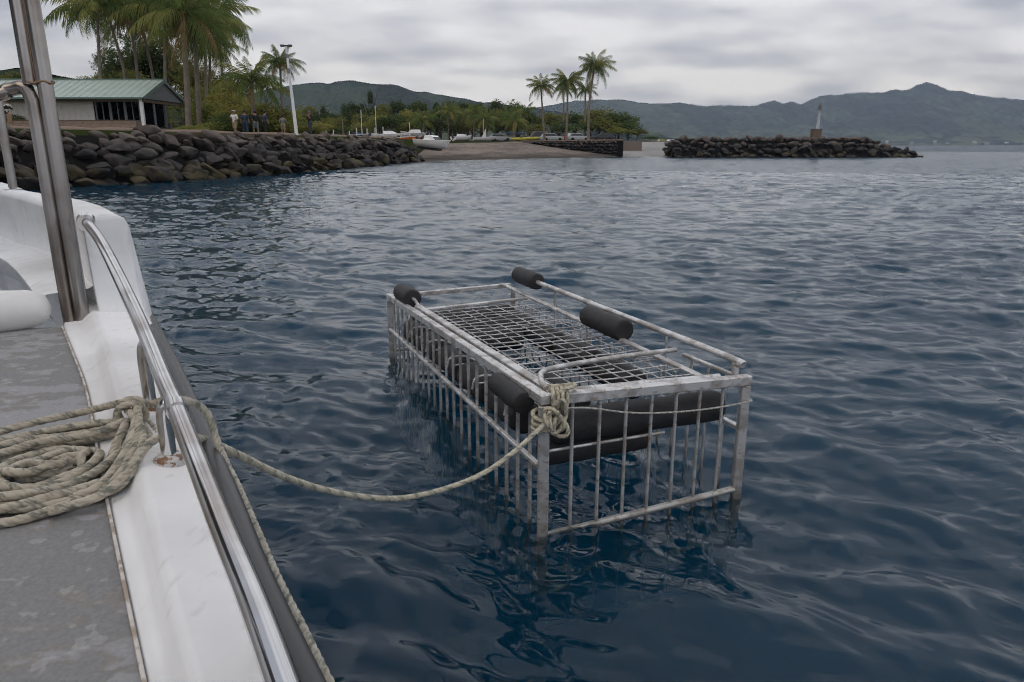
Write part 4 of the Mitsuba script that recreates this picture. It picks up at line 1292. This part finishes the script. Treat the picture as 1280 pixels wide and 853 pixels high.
palm(127, 160, 121, 12, 66, 4.6, 'tall palm above the pavilion roof, leftmost of all the palms', n=20)
palm(152, 150, 128, 2, 72, 4.4, 'palm with a slanting trunk right behind the leftmost palm', n=18, lean=1.0, pale=0.3)
palm(190, 158, 176, 26, 75, 4.8, 'palm with a leaning trunk rising behind the middle of the pavilion roof', n=18, lean=0.6)
palm(170, 158, 160, 8, 70, 4.6, 'palm between the leftmost pair and the gable palms, crown above the roof middle', n=17, pale=0.35, lean=0.4)
palm(258, 164, 256, 30, 70, 4.2, 'palm crown leaning right behind the thick trunked palm', n=18, pale=0.4)
palm(206, 160, 205, 14, 68, 4.9, 'straight palm behind the gable of the pavilion', n=20, pale=0.4)
palm(236, 166, 229, 18, 60, 4.3, 'thick trunked palm at the right corner of the pavilion, the nearest of the palms', n=24, trunk_r=0.24, pale=0.35, dry=0.14)
palm(249, 162, 243, 40, 63, 3.8, 'palm close behind the thick trunked one at the gable end', n=20, trunk_r=0.22, pale=0.3, dry=0.15)
palm(262, 160, 262, 62, 76, 3.4, 'lower palm half hidden to the right of the pavilion palms', n=22, pale=0.45)
palm(283, 160, 272, 20, 84, 4.9, 'far palm arching out to the right over the shrubs', n=22, pale=0.2)
palm(318, 160, 314, 103, 60, 3.1, 'short bushy palm standing behind the group of people', n=24, trunk_r=0.2, pale=0.5)
palm(354, 166, 350, 80, 64, 2.15, 'slender palm beside the white lamp post', n=22, trunk_r=0.13)
palm(681, 170, 676, 108, 138, 3.3, 'shortest of the three tall palms above the stone wall', n=22, trunk_r=0.2)
palm(708, 170, 710, 103, 134, 3.8, 'middle of the three tall palms above the stone wall', n=22, trunk_r=0.2)
palm(736, 170, 743, 84, 130, 4.1, 'tallest palm, rightmost of the three above the stone wall', n=24, trunk_r=0.22, lean=-0.4)
palm(731, 170, 732, 113, 150, 3.0, 'smaller palm half hidden behind the tallest palm on the right', n=18, trunk_r=0.18)
palm(704, 170, 705, 112, 152, 2.6, 'faint palm directly behind the middle of the three tall palms', n=16, trunk_r=0.18)
for k, (x, y, D) in enumerate(((528, 150, 140), (560, 140, 150), (577, 146, 156), (592, 142, 148), (607, 150, 145), (636, 146, 150), (642, 152, 142), (655, 142, 158))):
    palm(x, 172, x + 1, y, D, 3.4, f'low yellowish palm in the tree belt above the ramp, {ORD[k]} from the left', 'low palms in the green belt', n=16, trunk_r=0.17, pale=0.25)

# ---------------------------------------------------------------- broadleaf trees
def crown_mesh(seed, n_clump, leaf, shape=(1, 1, 0.8), lobes=7, per=9, flat=0.5):
    """Leaves in clumps spread over uneven lobes; unit radius round the origin."""
    r = np.random.default_rng(seed)
    L = []
    for k in range(lobes):
        d = unit(r.normal(size=3)) * (0.25 + 0.45 * r.random())
        L.append((d * np.array(shape), 0.34 + 0.26 * r.random()))
    c = []
    while len(c) < n_clump:
        o, s = L[int(r.integers(lobes))]
        d = unit(r.normal(size=3))
        if d[2] < -0.55:
            continue
        q = o + d * s * (0.55 + 0.5 * r.random() ** 0.5) * np.array([1, 1, 0.85])
        c.append(q)
    c = np.array(c)
    cen = np.repeat(c, per, 0) + r.normal(size=(n_clump * per, 3)) * leaf * 1.15
    m = len(cen)
    a = r.normal(size=(m, 3))
    a[:, 2] *= flat
    a /= np.linalg.norm(a, axis=1, keepdims=True)
    b = np.cross(a, r.normal(size=(m, 3)))
    b /= np.linalg.norm(b, axis=1, keepdims=True)
    s = leaf * (0.6 + 0.8 * r.random((m, 1)))
    v = np.stack([cen - a * s * 0.9, cen - b * s * 0.42, cen + a * s, cen + b * s * 0.42], 1).reshape(-1, 3)
    i = np.arange(m)[:, None] * 4
    f = np.vstack([np.hstack([i, i + 1, i + 2]), np.hstack([i, i + 2, i + 3])])
    return trimesh.Trimesh(v, f, process=False)


def trunk_mesh(seed, h=1.0, r0=0.05):
    r = np.random.default_rng(seed)
    parts = [sweep(smooth_path([V(0, 0, 0), V(0.02 * r.normal(), 0.02 * r.normal(), h * 0.4), V(0.05 * r.normal(), 0.05 * r.normal(), h * 0.75), V(0.06 * r.normal(), 0.06 * r.normal(), h)], 4), np.linspace(r0, r0 * 0.3, 13), 7)]
    for k in range(5):
        z = h * (0.35 + 0.1 * k)
        d = unit(V(r.normal(), r.normal(), 0.9))
        parts.append(sweep(smooth_path([V(0, 0, z), V(0, 0, z) + d * 0.22 + V(0, 0, 0.02), V(0, 0, z) + d * 0.45 + V(0, 0, 0.10)], 4), np.linspace(r0 * 0.5, r0 * 0.15, 9), 5))
    return cat(parts)


LEAVES = ['bsdf_leaf_dark', 'bsdf_leaf', 'bsdf_leaf_olive', 'bsdf_leaf_light', 'bsdf_leaf_yellow']
_cr = {}


def crown_ply(kind, var, mat):
    k = (kind, var, mat)
    if k not in _cr:
        p = {'far': (240, 0.085, (1, 1, 0.75), 8, 5), 'near': (700, 0.040, (1, 1, 0.85), 10, 9), 'pine': (330, 0.07, (0.35, 0.35, 1.1), 8, 6), 'bush': (420, 0.065, (1, 1, 0.6), 9, 8)}[kind]
        _cr[k] = mikit.ply(crown_mesh(300 + var * 7 + len(kind), p[0], p[1], p[2], p[3], p[4]), mat)
    return _cr[k]


TRUNKS = [mikit.ply(trunk_mesh(s), 'bsdf_bark', smooth=50) for s in range(4)]
tr = np.random.default_rng(55)


def tree(name, px, py_top, D, halfw, kind, mat, label, cat_='tree', group=None, z0=ZL - 0.2, trunk=True, squash=None, yoff=0.0):
    key = numbered(name)
    tag(key, label, cat_, group)
    top = on_y(px, py_top, D)
    h = top[2] - z0
    if trunk:
        sx, sz = halfw, min(h * 0.42, halfw * 1.1) if squash is None else squash
        cz = top[2] - sz * 0.92
    else:
        sx, sz = halfw, h * 0.60
        cz = z0 + h * 0.42
    var = int(tr.integers(4))
    M = T().translate([float(top[0]), D + yoff, float(cz)]).rotate([0, 0, 1], float(360 * tr.random())).scale([sx, sx, sz])
    if trunk:
        scene[key + '__crown'] = {**crown_ply(kind, var, mat), 'to_world': M}
        scene[key + '__trunk'] = {**TRUNKS[int(tr.integers(4))], 'to_world': T().translate([float(top[0]), D + yoff, z0]).scale([h * 0.7, h * 0.7, max(0.3, (cz - z0) * 0.88)])}
    else:
        scene[key + '__foliage'] = {**crown_ply(kind, var, mat), 'to_world': M}
        scene[key + '__stem'] = {**TRUNKS[int(tr.integers(4))], 'to_world': T().translate([float(top[0]), D + yoff, z0]).scale([h * 0.4, h * 0.4, h * 0.5])}
    return key


# dark ironwoods behind the palms
for k, (x, y, D, w, m) in enumerate(((112, 88, 95, 2.6, 2), (140, 76, 92, 3.0, 2), (150, 56, 86, 3.0, 1), (166, 84, 80, 2.4, 2), (174, 34, 88, 4.0, 0), (195, 50, 90, 4.0, 0), (222, 60, 88, 3.4, 1), (245, 74, 86, 3.6, 2), (262, 84, 84, 3.4, 2), (277, 92, 82, 3.2, 3))):
    tree('ironwood_tree', x, y, D, w, 'near', LEAVES[m], f'feathery tree among the palm trunks behind the pavilion, {ORD[k]} from the left', group='dark trees behind the pavilion palms', squash=w * 0.95)
# skyline of trees left and behind the roof
for k, (x, y, w, m) in enumerate(((-20, 84, 3.0, 1), (4, 86, 3.0, 2), (28, 88, 2.6, 0), (66, 92, 3.0, 0), (82, 93, 2.6, 1), (98, 90, 2.4, 0), (112, 92, 2.5, 2))):
    tree('hedge_tree', x, y, 105, w, 'near', LEAVES[m], f'small rounded tree in the line above the pavilion roof, {ORD[k]} from the left', group='trees over the pavilion ridge')
tree('hedge_tree', 26, 128, 62, 1.9, 'near', LEAVES[1], 'dark green shrub under the left part of the pavilion roof', 'shrub', trunk=False)
# shrubs right of the pavilion
for x, y, D, w, m, lab in ((268, 112, 66, 3.0, 3, 'yellow green shrub just right of the pavilion palms'), (286, 104, 70, 3.4, 4, 'tall yellowish shrub left of the short bushy palm'), (302, 118, 63, 3.0, 4, 'golden green shrub behind the people, left one'),
                           (330, 124, 64, 2.8, 2, 'olive shrub behind the people, right one'), (346, 132, 63, 2.4, 3, 'light green shrub at the foot of the slender palm'), (258, 146, 57, 1.5, 3, 'low bright green shrub at the foot of the pavilion palms'),
                           (240, 153, 54, 1.2, 3, 'low grassy clump on the wall top beside the gable end'), (362, 146, 62, 1.8, 2, 'olive shrub left of the white lamp post'), (280, 136, 58, 1.6, 1, 'dark green shrub left of the people'),
                           (385, 152, 60, 1.6, 2, 'low olive shrub right of the white lamp post'), (250, 92, 76, 3.2, 3, 'tall pale shrub between the pavilion palm trunks'), (312, 140, 60, 1.6, 0, 'dark low shrub directly behind the people')):
    tree('shrub', x, y, D, w, 'bush', LEAVES[m], lab, 'shrub', trunk=False)
# the green belt behind the ramp
tb = np.random.default_rng(8)
TONE = {'bsdf_leaf_dark': 'dark green', 'bsdf_leaf': 'green', 'bsdf_leaf_olive': 'olive', 'bsdf_leaf_light': 'light green', 'bsdf_leaf_yellow': 'yellow green'}
for lay in range(3):
    n_l = (20, 20, 19)[lay]
    for k in range(n_l):
        x = 376 + (k + 0.5 + 0.35 * (tb.random() - 0.5)) * (655 - 376) / n_l
        D = (182, 165, 150)[lay] + 6 * tb.random()
        y = np.interp(x, [370, 400, 440, 500, 540, 580, 640, 660], [134, 134, 133, 130, 127, 124, 127, 130]) + (0, 8, 18)[lay] + 4 * tb.normal()
        m = LEAVES[int(tb.choice(5, p=[(0.35, 0.40, 0.20, 0.05, 0.0), (0.25, 0.42, 0.22, 0.09, 0.02), (0.15, 0.38, 0.27, 0.15, 0.05)][lay]))]
        tree('belt_tree', x, y, D, 2.3 + 1.1 * tb.random(), 'far', m, f'{TONE[m]} belt tree behind the ramp, {("back", "middle", "front")[lay]} row, {ORD[k]} from the left', group='trees of the belt behind the ramp')
for k, (x, y, D) in enumerate(sorted(((462, 112, 230), (430, 128, 190), (452, 126, 192), (490, 124, 195), (514, 126, 190), (545, 122, 188), (568, 124, 190), (600, 122, 185), (404, 130, 190), (476, 127, 190), (530, 126, 192), (584, 124, 186), (618, 124, 188)))):
    tree('pine_tree', x, y, D, 1.5, 'pine', LEAVES[0], f'dark pointed tree rising above the green belt behind the ramp, {ORD[k]} from the left', group='dark pointed trees over the belt', squash=3.0)
dome = sorted(((662, 140, 160, 3.6, 1), (690, 138, 162, 3.8, 2), (720, 138, 164, 4.2, 1), (750, 132, 158, 5.4, 2), (774, 138, 155, 5.0, 1), (757, 146, 150, 4.4, 2), (786, 150, 150, 3.8, 1), (738, 150, 150, 3.6, 1), (700, 150, 152, 3.4, 1), (672, 153, 150, 3.0, 2), (797, 160, 150, 2.8, 2), (814, 170, 158, 2.2, 1), (770, 158, 147, 3.2, 3)))
for k, (x, y, D, w, m) in enumerate(dome):
    tree('domed_tree', x, y, D, w, 'far', LEAVES[m], f'dense rounded {TONE[LEAVES[m]]} tree of the clump above the stone wall, {ORD[k]} from the left', group='trees of the domed clump above the stone wall')

# ---------------------------------------------------------------- people on the sea wall
def hull_body(joints, bones, step=0.05):
    ms = []
    for a, b in bones:
        pts = []
        for j in (a, b):
            p, r = joints[j]
            s = trimesh.creation.icosphere(subdivisions=2, radius=r).vertices + np.array(p)
            pts.append(s)
        ms.append(m3.Manifold.hull_points(np.vstack(pts)))
    out = ms[0]
    for q in ms[1:]:
        out = out + q
    mm = out.refine_to_length(step).to_mesh()
    m = trimesh.Trimesh(mm.vert_properties[:, :3], mm.tri_verts, process=True)
    trimesh.smoothing.filter_taubin(m, iterations=4)
    return m


def person(pos, yaw, shirt, legs, label, arms='down', hat=None, height=1.74, long_legs=False, stride=0.10):
    key = numbered('person')
    tag(key, label, 'person')
    k = height / 1.74
    sx = 0.19
    J = {'head': ((0, 0.02, 1.62), 0.095), 'crown': ((0, 0.0, 1.66), 0.09), 'neck': ((0, 0, 1.47), 0.055), 'chest': ((0, 0, 1.28), 0.135), 'shl': ((-sx, 0, 1.39), 0.06), 'shr': ((sx, 0, 1.39), 0.06),
         'waist': ((0, 0, 1.06), 0.12), 'hipl': ((-0.09, 0, 0.92), 0.105), 'hipr': ((0.09, 0, 0.92), 0.105),
         'knl': ((-0.11, stride, 0.49), 0.062), 'knr': ((0.11, -stride * 0.4, 0.49), 0.062), 'anl': ((-0.12, stride * 0.9, 0.09), 0.042), 'anr': ((0.12, -stride * 1.3, 0.09), 0.042),
         'tol': ((-0.14, stride * 0.9 + 0.16, 0.035), 0.035), 'tor': ((0.14, -stride * 1.3 + 0.16, 0.035), 0.035), 'nose': ((0, 0.112, 1.605), 0.018)}
    if arms == 'down':
        A = {'ell': ((-0.26, -0.02, 1.12), 0.042), 'elr': ((0.26, -0.02, 1.12), 0.042), 'hal': ((-0.27, 0.08, 0.87), 0.036), 'har': ((0.27, 0.06, 0.87), 0.036)}
    elif arms == 'camera':
        A = {'ell': ((-0.27, 0.12, 1.22), 0.042), 'elr': ((0.27, 0.12, 1.22), 0.042), 'hal': ((-0.09, 0.28, 1.46), 0.036), 'har': ((0.09, 0.28, 1.46), 0.036)}
    else:
        A = {'ell': ((-0.28, -0.02, 1.14), 0.042), 'elr': ((0.30, 0.05, 1.20), 0.042), 'hal': ((-0.13, 0.14, 1.02), 0.036), 'har': ((0.16, 0.22, 1.30), 0.036)}
    J.update(A)
    bones = [('head', 'crown'), ('head', 'nose'), ('neck', 'head'), ('neck', 'chest'), ('shl', 'chest'), ('shr', 'chest'), ('shl', 'neck'), ('shr', 'neck'), ('chest', 'waist'), ('waist', 'hipl'), ('waist', 'hipr'), ('hipl', 'hipr'),
             ('hipl', 'knl'), ('hipr', 'knr'), ('knl', 'anl'), ('knr', 'anr'), ('anl', 'tol'), ('anr', 'tor'), ('shl', 'ell'), ('shr', 'elr'), ('ell', 'hal'), ('elr', 'har')]
    M = frame_matrix(pos, k * V(math.cos(yaw), math.sin(yaw), 0), k * V(-math.sin(yaw), math.cos(yaw), 0), V(0, 0, k))
    add(key, placed(hull_body(J, bones), M), 'bsdf_skin', smooth=True)
    C = {q: (p, r + 0.020) for q, (p, r) in J.items()}
    half = lambda a, b, t: (tuple(np.array(C[a][0]) * (1 - t) + np.array(C[b][0]) * t), C[a][1] * (1 - t) + C[b][1] * t)
    C['sll'], C['slr'] = half('shl', 'ell', 0.75), half('shr', 'elr', 0.75)
    C['base'] = ((0, 0, 0.97), 0.135)
    add(key + '__shirt', placed(hull_body(C, [('shl', 'shr'), ('shl', 'chest'), ('shr', 'chest'), ('chest', 'waist'), ('waist', 'base'), ('shl', 'sll'), ('shr', 'slr')]), M), 'bsdf_' + shirt, smooth=True)
    C['tl'], C['tr'] = (half('knl', 'anl', 0.85), half('knr', 'anr', 0.85)) if long_legs else (half('hipl', 'knl', 0.9), half('hipr', 'knr', 0.9))
    bl_ = [('hipl', 'hipr'), ('hipl', 'knl'), ('hipr', 'knr'), ('knl', 'tl'), ('knr', 'tr')] if long_legs else [('hipl', 'hipr'), ('hipl', 'tl'), ('hipr', 'tr')]
    for q in ('hipl', 'hipr'):
        C[q] = (J[q][0], J[q][1] + 0.026)
    add(key + ('__trousers' if long_legs else '__shorts'), placed(hull_body(C, bl_), M), 'bsdf_' + legs, smooth=True)
    m = trimesh.creation.icosphere(subdivisions=2, radius=0.112)
    m.vertices *= np.array([0.95, 1.05, 0.9])
    m = trimesh.intersections.slice_mesh_plane(m, unit([0, -0.75, 0.55]), [0, 0.015, -0.01])
    m.apply_translation([0, 0.0, 1.655])
    add(key + '__hair', placed(m, M), 'bsdf_hair' if not hat else 'bsdf_' + hat, smooth=True)
    if hat:
        brim = sweep([V(0, 0.02, 1.70), V(0, 0.02, 1.715)], [0.19, 0.15], 16)
        add(key + '__hat_brim', placed(brim, M), 'bsdf_' + hat, smooth=40)
    return key


def stand(px, D):
    q = on_y(px, 160, D)
    return V(q[0], q[1], ZL)


person(stand(294, 54), 2.8, 'white_cloth', 'tan_cloth', 'person in a white top and pale hat, leftmost of the group on the sea wall', 'bent', hat='white_cloth')
person(stand(307, 54), 0.3, 'navy_cloth', 'navy_cloth', 'person in dark blue clothes, second from the left on the sea wall', 'down', long_legs=True)
person(stand(320, 54.5), 0.9, 'black_cloth', 'grey_cloth', 'person in a black shirt, third from the left on the sea wall', 'bent')
person(stand(332, 54), -0.5, 'navy_cloth', 'black_cloth', 'person in a dark jacket, rightmost of the group of four on the sea wall', 'down', long_legs=True, height=1.70)
person(stand(388, 55), 2.4, 'black_cloth', 'navy_cloth', 'person in black facing the water alone, right of the lamp post', 'camera', hat='grey_cloth', long_legs=True)
person(stand(354, 55), 0.2, 'grey_cloth', 'tan_cloth', 'person in grey beside the slender palm trunk', 'bent', height=1.45)
q = on_y(9, 150, 41)
person(V(q[0], q[1], ZL), 0.6, 'printed_cloth', 'tan_cloth', 'person in a black and white patterned top at the far left by the pavilion', 'bent', height=1.80)


# ---------------------------------------------------------------- boats on the ramp
def hull(L, B, H, trans=0.85, n=26):
    """Open hull shell, bow at +x, keel at z=0."""
    u = np.linspace(0, 1, n)
    half = B / 2 * np.where(u < 0.5, trans + (1 - trans) * np.sin(u * math.pi), np.cos((u - 0.5) * math.pi) ** 0.75)
    half = np.maximum(half, 0.01)
    sheer = H * (1 + 0.28 * u**2)
    keel = 0.45 * H * np.maximum(0, u - 0.62) ** 1.6 * 3.2
    rows = []
    for f, zf in ((0.0, 0.0), (0.55, 0.16), (0.86, 0.42), (0.97, 0.75), (1.0, 1.0)):
        rows.append(np.stack([u * L - L / 2 + 0.12 * L * zf * u**3, -half * f, keel * (1 - zf) + sheer * zf], 1))
    g = [*rows[::-1]] + [r * np.array([1, -1, 1]) for r in rows[1:]]
    shell = strip(np.array(g), False)
    e = rows[-1][0]
    v, f = [], []
    t_ = [r[0] for r in g]
    c = np.mean(t_, 0)
    tri = trimesh.Trimesh(np.vstack([t_, [c]]), [[i, i + 1, len(t_)] for i in range(len(t_) - 1)], process=False)
    deck = strip(np.array([rows[-1] * np.array([1, 0.98, 1]) - V(0, 0, 0.06), rows[-1] * np.array([1, -0.98, 1]) - V(0, 0, 0.06)]), False)
    return shell, tri, deck, rows[-1]


def boat_ashore(name, px, py, D, yaw, L, B, H, mats, label, cabin=True, group=None, z=None, mast=0.0, tilt=0.0):
    key = numbered(name)
    tag(key, label, 'boat', group)
    c = on_y(px, py, D)
    if z is not None:
        c[2] = z
    M = frame_matrix(c, V(math.cos(yaw), math.sin(yaw), math.sin(tilt)), V(-math.sin(yaw), math.cos(yaw), 0), V(-math.sin(tilt) * math.cos(yaw), -math.sin(tilt) * math.sin(yaw), 1))
    shell, tri, deck, rim = hull(L, B, H)
    add(key + '__hull', placed(cat([shell, tri]), M), scene_twosided(mats[0]), smooth=40)
    add(key + '__deck', placed(deck, M), scene_twosided(mats[1]), smooth=False)
    lower = box((L * 0.70, B * 0.42, 0.26), (-L * 0.08, 0, 0.0), 0.05)
    add(key + '__keel', placed(lower, M), 'bsdf_dark_paint')
    for s in (1, -1):
        add(key + '__gunwale', placed(sweep(rim * np.array([1, s, 1]), 0.035, 6), M), 'bsdf_boat_white', smooth=60)
    if cabin:
        cb = trimesh.convex.convex_hull(np.array([[x, y * w, zz] for x, w, zz in ((-L * 0.16, B * 0.34, H * 1.0), (L * 0.24, B * 0.26, H * 1.05), (-L * 0.14, B * 0.30, H * 1.62), (L * 0.08, B * 0.26, H * 1.62)) for y in (-1, 1)]))
        add(key + '__cabin', placed(cb, M), 'bsdf_boat_white')
        ws = trimesh.convex.convex_hull(np.array([[x, y * w, zz] for x, w, zz in ((L * 0.115, B * 0.25, H * 1.50), (L * 0.205, B * 0.25, H * 1.18), (L * 0.125, B * 0.25, H * 1.51), (L * 0.215, B * 0.25, H * 1.19)) for y in (-1, 1)]))
        add(key + '__windscreen', placed(ws, M), 'bsdf_dark_paint')
    if mast:
        add(key + '__mast', placed(rod(V(0.1, 0, H * 0.8), V(0.1, 0, H + mast), 0.045, 8), M), 'bsdf_white_paint', smooth=50)
        add(key + '__boom', placed(rod(V(0.1, 0, H * 1.3), V(-L * 0.35, 0, H * 1.5), 0.05, 8), M), 'bsdf_blue_paint', smooth=50)
    add(key + '__outboard_motor', placed(cat([box((0.32, 0.30, 0.42), (-L / 2 - 0.14, 0, H * 1.1), 0.06), box((0.14, 0.12, 0.7), (-L / 2 - 0.14, 0, H * 0.65), 0.03)]), M), 'bsdf_dark_paint')
    return key


def scene_twosided(k):
    return k


boat_ashore('motor_boat', 540, 186, 82, -0.75, 4.8, 1.8, 0.85, ('bsdf_boat_white', 'bsdf_boat_white'), 'white motor boat resting on the brown ramp at the end of the sea wall', tilt=-0.08)
boat_ashore('fishing_boat', 512, 178, 98, -0.5, 3.2, 1.4, 0.6, ('bsdf_orange_paint', 'bsdf_orange_paint'), 'orange boat with a short mast behind the end of the sea wall', cabin=False, mast=1.9)
boat_ashore('motor_boat', 487, 175, 100, 0.3, 4.8, 1.8, 0.7, ('bsdf_white_paint', 'bsdf_white_paint'), 'long white boat behind the sea wall, left of the orange boat')
boat_ashore('motor_boat', 519, 173.5, 106, 2.7, 4.0, 1.7, 0.75, ('bsdf_silver_paint', 'bsdf_grey_board'), 'pale grey boat just behind the orange boat')
boat_ashore('sail_dinghy', 470, 174, 112, 0.6, 3.8, 1.4, 0.55, ('bsdf_white_paint', 'bsdf_white_paint'), 'white dinghy with a bare mast behind the sea wall', cabin=False, mast=4.2)
boat_ashore('sail_dinghy', 452, 173, 108, 0.2, 3.6, 1.4, 0.5, ('bsdf_blue_paint', 'bsdf_white_paint'), 'blue hulled dinghy with a mast, leftmost of the beached boats', cabin=False, mast=3.4)
boat_ashore('motor_boat', 577, 170.5, 139, 0.9, 4.6, 1.8, 0.75, ('bsdf_white_paint', 'bsdf_grey_board'), 'small white boat at the top of the ramp under the dark trees', z=2.35)
boat_ashore('sail_dinghy', 604, 170.5, 140, 0.4, 4.2, 1.5, 0.6, ('bsdf_white_paint', 'bsdf_white_paint'), 'white dinghy with a tilted sail at the top of the ramp', cabin=False, mast=3.4, z=2.35)
sm = trimesh.convex.convex_hull(np.array([[0, 0, 0], [0.9, 0.03, 0.1], [0.1, 0.03, 1.7], [0, 0.06, 0], [0.45, 0.10, 0.7]]))
sc0 = on_y(604, 170, 139.6)
add('folded_sail', placed(sm, mat_rot([0, 0, 1], 160, (0, 0, 0))).apply_translation([sc0[0] + 0.6, 139.4, 2.9]), 'bsdf_white_cloth', label='small white triangular sail propped up at the top of the ramp', category='sail')

# slim bollards and posts in a row along the wall top
POSTS = ((429, 150, 72), (446, 160, 80), (459, 161, 82), (469, 160, 84), (479, 159, 86), (417, 163, 70), (437, 164, 76), (400, 163, 66), (408, 164, 68))
for k, (x, y0_, D) in enumerate(POSTS):
    key = numbered('mooring_post')
    q, t_ = on_y(x, 172, D), on_y(x, y0_, D)
    add(key + '__shaft', rod(V(q[0], D, ZL - 0.2), V(q[0] + 0.02, D, t_[2]), 0.05, 10), 'bsdf_white_paint' if k else 'bsdf_block', smooth=50)
    add(key + '__cap', rod(V(q[0] + 0.02, D, t_[2]), V(q[0] + 0.02, D, t_[2] + 0.06), 0.062, 10), 'bsdf_grey_board', smooth=50)
    tag(key, 'tallest slim pale post on the sea wall right of the lamp post' if k == 0 else f'short white post in the row along the sea wall, {ORD[sum(q_[0] < x for q_ in POSTS)]} from the left', 'post', None if k == 0 else 'short white posts along the sea wall')

# parked cars and tents above the stone wall
def car(px, D, yaw, mat, label, van=False):
    key = numbered('parked_car')
    tag(key, label, 'car', None)
    q = on_y(px, 172, D)
    M = frame_matrix(V(q[0], D, ZL + 0.02), V(math.cos(yaw), math.sin(yaw), 0), V(-math.sin(yaw), math.cos(yaw), 0), V(0, 0, 1))
    hh = 1.9 if van else 1.45
    body = trimesh.convex.convex_hull(np.array([[x, y * w, z] for x, w, z in ((-2.1, 0.84, 0.32), (2.1, 0.82, 0.32), (-2.15, 0.86, 0.85), (2.15, 0.82, 0.75), (-2.0, 0.8, 0.95), (1.5, 0.78, 0.92)) for y in (-1, 1)]))
    cab = trimesh.convex.convex_hull(np.array([[x, y * w, z] for x, w, z in ((-2.0, 0.78, 0.9), (1.05 if not van else 1.5, 0.76, 0.9), (-1.6 if not van else -2.0, 0.64, hh), (0.3 if not van else 0.8, 0.64, hh)) for y in (-1, 1)]))
    add(key + '__body', placed(body, M), mat)
    add(key + '__cabin', placed(cab, M), mat)
    for s in (-1, 1):
        gl = trimesh.convex.convex_hull(np.array([[x, s * y, z] for x, y, z in ((-1.7, 0.785, 0.98), (0.95, 0.775, 0.98), (-1.45, 0.68, hh - 0.12), (0.3, 0.68, hh - 0.12), (-1.7, 0.80, 0.98), (0.95, 0.79, 0.98))]))
        add(key + '__side_window', placed(gl, M), 'bsdf_dark_paint')
    gl = trimesh.convex.convex_hull(np.array([[x, y * w, z] for x, w, z in ((1.02, 0.70, 0.96), (0.40, 0.60, hh - 0.10), (1.06, 0.70, 0.97), (0.44, 0.60, hh - 0.09)) for y in (-1, 1)]))
    add(key + '__windscreen', placed(gl, M), 'bsdf_dark_paint')
    for x in (-1.3, 1.35):
        for s in (-1, 1):
            w = trimesh.creation.cylinder(0.32, 0.2, sections=18)
            w.apply_transform(mat_rot([1, 0, 0], 90))
            w.apply_translation([x, s * 0.78, 0.32])
            add(key + '__wheel', placed(w, M), 'bsdf_tyre', smooth=40)


car(625, 146, 0.2, 'bsdf_silver_paint', 'silver car parked at the left end above the stone wall')
car(672, 143, 3.0, 'bsdf_far_wall', 'grey van parked under the shortest of the three palms', van=True)
car(690, 140, 0.15, 'bsdf_silver_paint', 'pale car parked between the three tall palms')
car(722, 139, 0.3, 'bsdf_silver_paint', 'grey car parked beside the tallest palm')
car(753, 139, 3.2, 'bsdf_dark_paint', 'dark car parked right of the tallest palm')
car(707, 142, 2.9, 'bsdf_red_paint', 'dark red car parked behind the middle palm')
car(840, 300, 0.4, 'bsdf_white_paint', 'tiny white car far off at the top of the grey slip')
car(829, 290, 0.2, 'bsdf_yellow_paint', 'tiny yellow car far off at the top of the grey slip')


def kayak(px, D, mat, label, z):
    key = numbered('kayak')
    q = on_y(px, 172, D)
    p = np.array([V(q[0] + t, D + 0.25 * t, z + 0.12 * (t / 1.8) ** 4) for t in np.linspace(-1.9, 1.9, 17)])
    r_ = 0.30 * np.cos(np.linspace(-1.5, 1.5, 17)) ** 0.6
    add(key, sweep(p, np.maximum(r_, 0.02), 10), mat, smooth=60, label=label, category='kayak')
    add(key + '__cockpit_rim', sweep([p[8] + V(0.5 * math.cos(a), 0.16 * math.sin(a), 0.27) for a in np.linspace(0, 2 * np.pi, 18)], 0.035, 6), 'bsdf_dark_paint', smooth=True)


kayak(650, 140.5, 'bsdf_yellow_paint', 'yellow kayak on a rack above the left end of the stone wall', ZL + 0.45)
kayak(664, 141, 'bsdf_yellow_paint', 'yellow green kayak right of the first yellow kayak', ZL + 0.55)
kayak(645, 144, 'bsdf_blue_paint', 'blue kayak standing behind the two yellow kayaks', ZL + 1.5)
for k, x in enumerate((640, 645, 650, 655, 660, 665, 670)):
    q = on_y(x, 172, 142.5)
    add(numbered('rack_post'), rod(V(q[0], 142.5, ZL - 0.1), V(q[0], 142.5, ZL + 1.5 + 0.2 * (k % 2)), 0.05, 8), 'bsdf_wood', label=f'short wooden rack post beside the kayaks, {ORD[k]} from the left', category='post', group='rack posts by the kayaks')

# far buildings along the coast plain
fr_ = np.random.default_rng(12)
for k in range(16):
    t = (k + 0.8 * fr_.random()) / 16
    x = 900 + 400 * t
    D = 2860 + 200 * fr_.random() + 150 * t
    q = on_y(x, 178.5, D)
    key = numbered('far_house')
    w, d_, h_ = 9 + 8 * fr_.random(), 8, 3 + 2 * fr_.random()
    if q[0] > 3500:
        continue
    zz = 3.0 + 8 * fr_.random()
    add(key + '__wall', box((w, d_, h_ + 12), (q[0], D, zz + h_ / 2 - 6), 0), 'bsdf_far_wall')
    rf = trimesh.convex.convex_hull(np.array([[q[0] + sx * w * 0.54, D + sy * d_ * 0.6, zz + h_ + 0.02] for sx in (-1, 1) for sy in (-1, 1)] + [[q[0] + sx * w * 0.5, D, zz + h_ + 3] for sx in (-1, 1)]))
    add(key + '__roof', rf, 'bsdf_grey_board' if k % 2 else 'bsdf_roof')
    tag(key, f'tiny pale house on the far shore below the mountains, {ORD[k]} from the left', 'house', 'houses on the far shore')
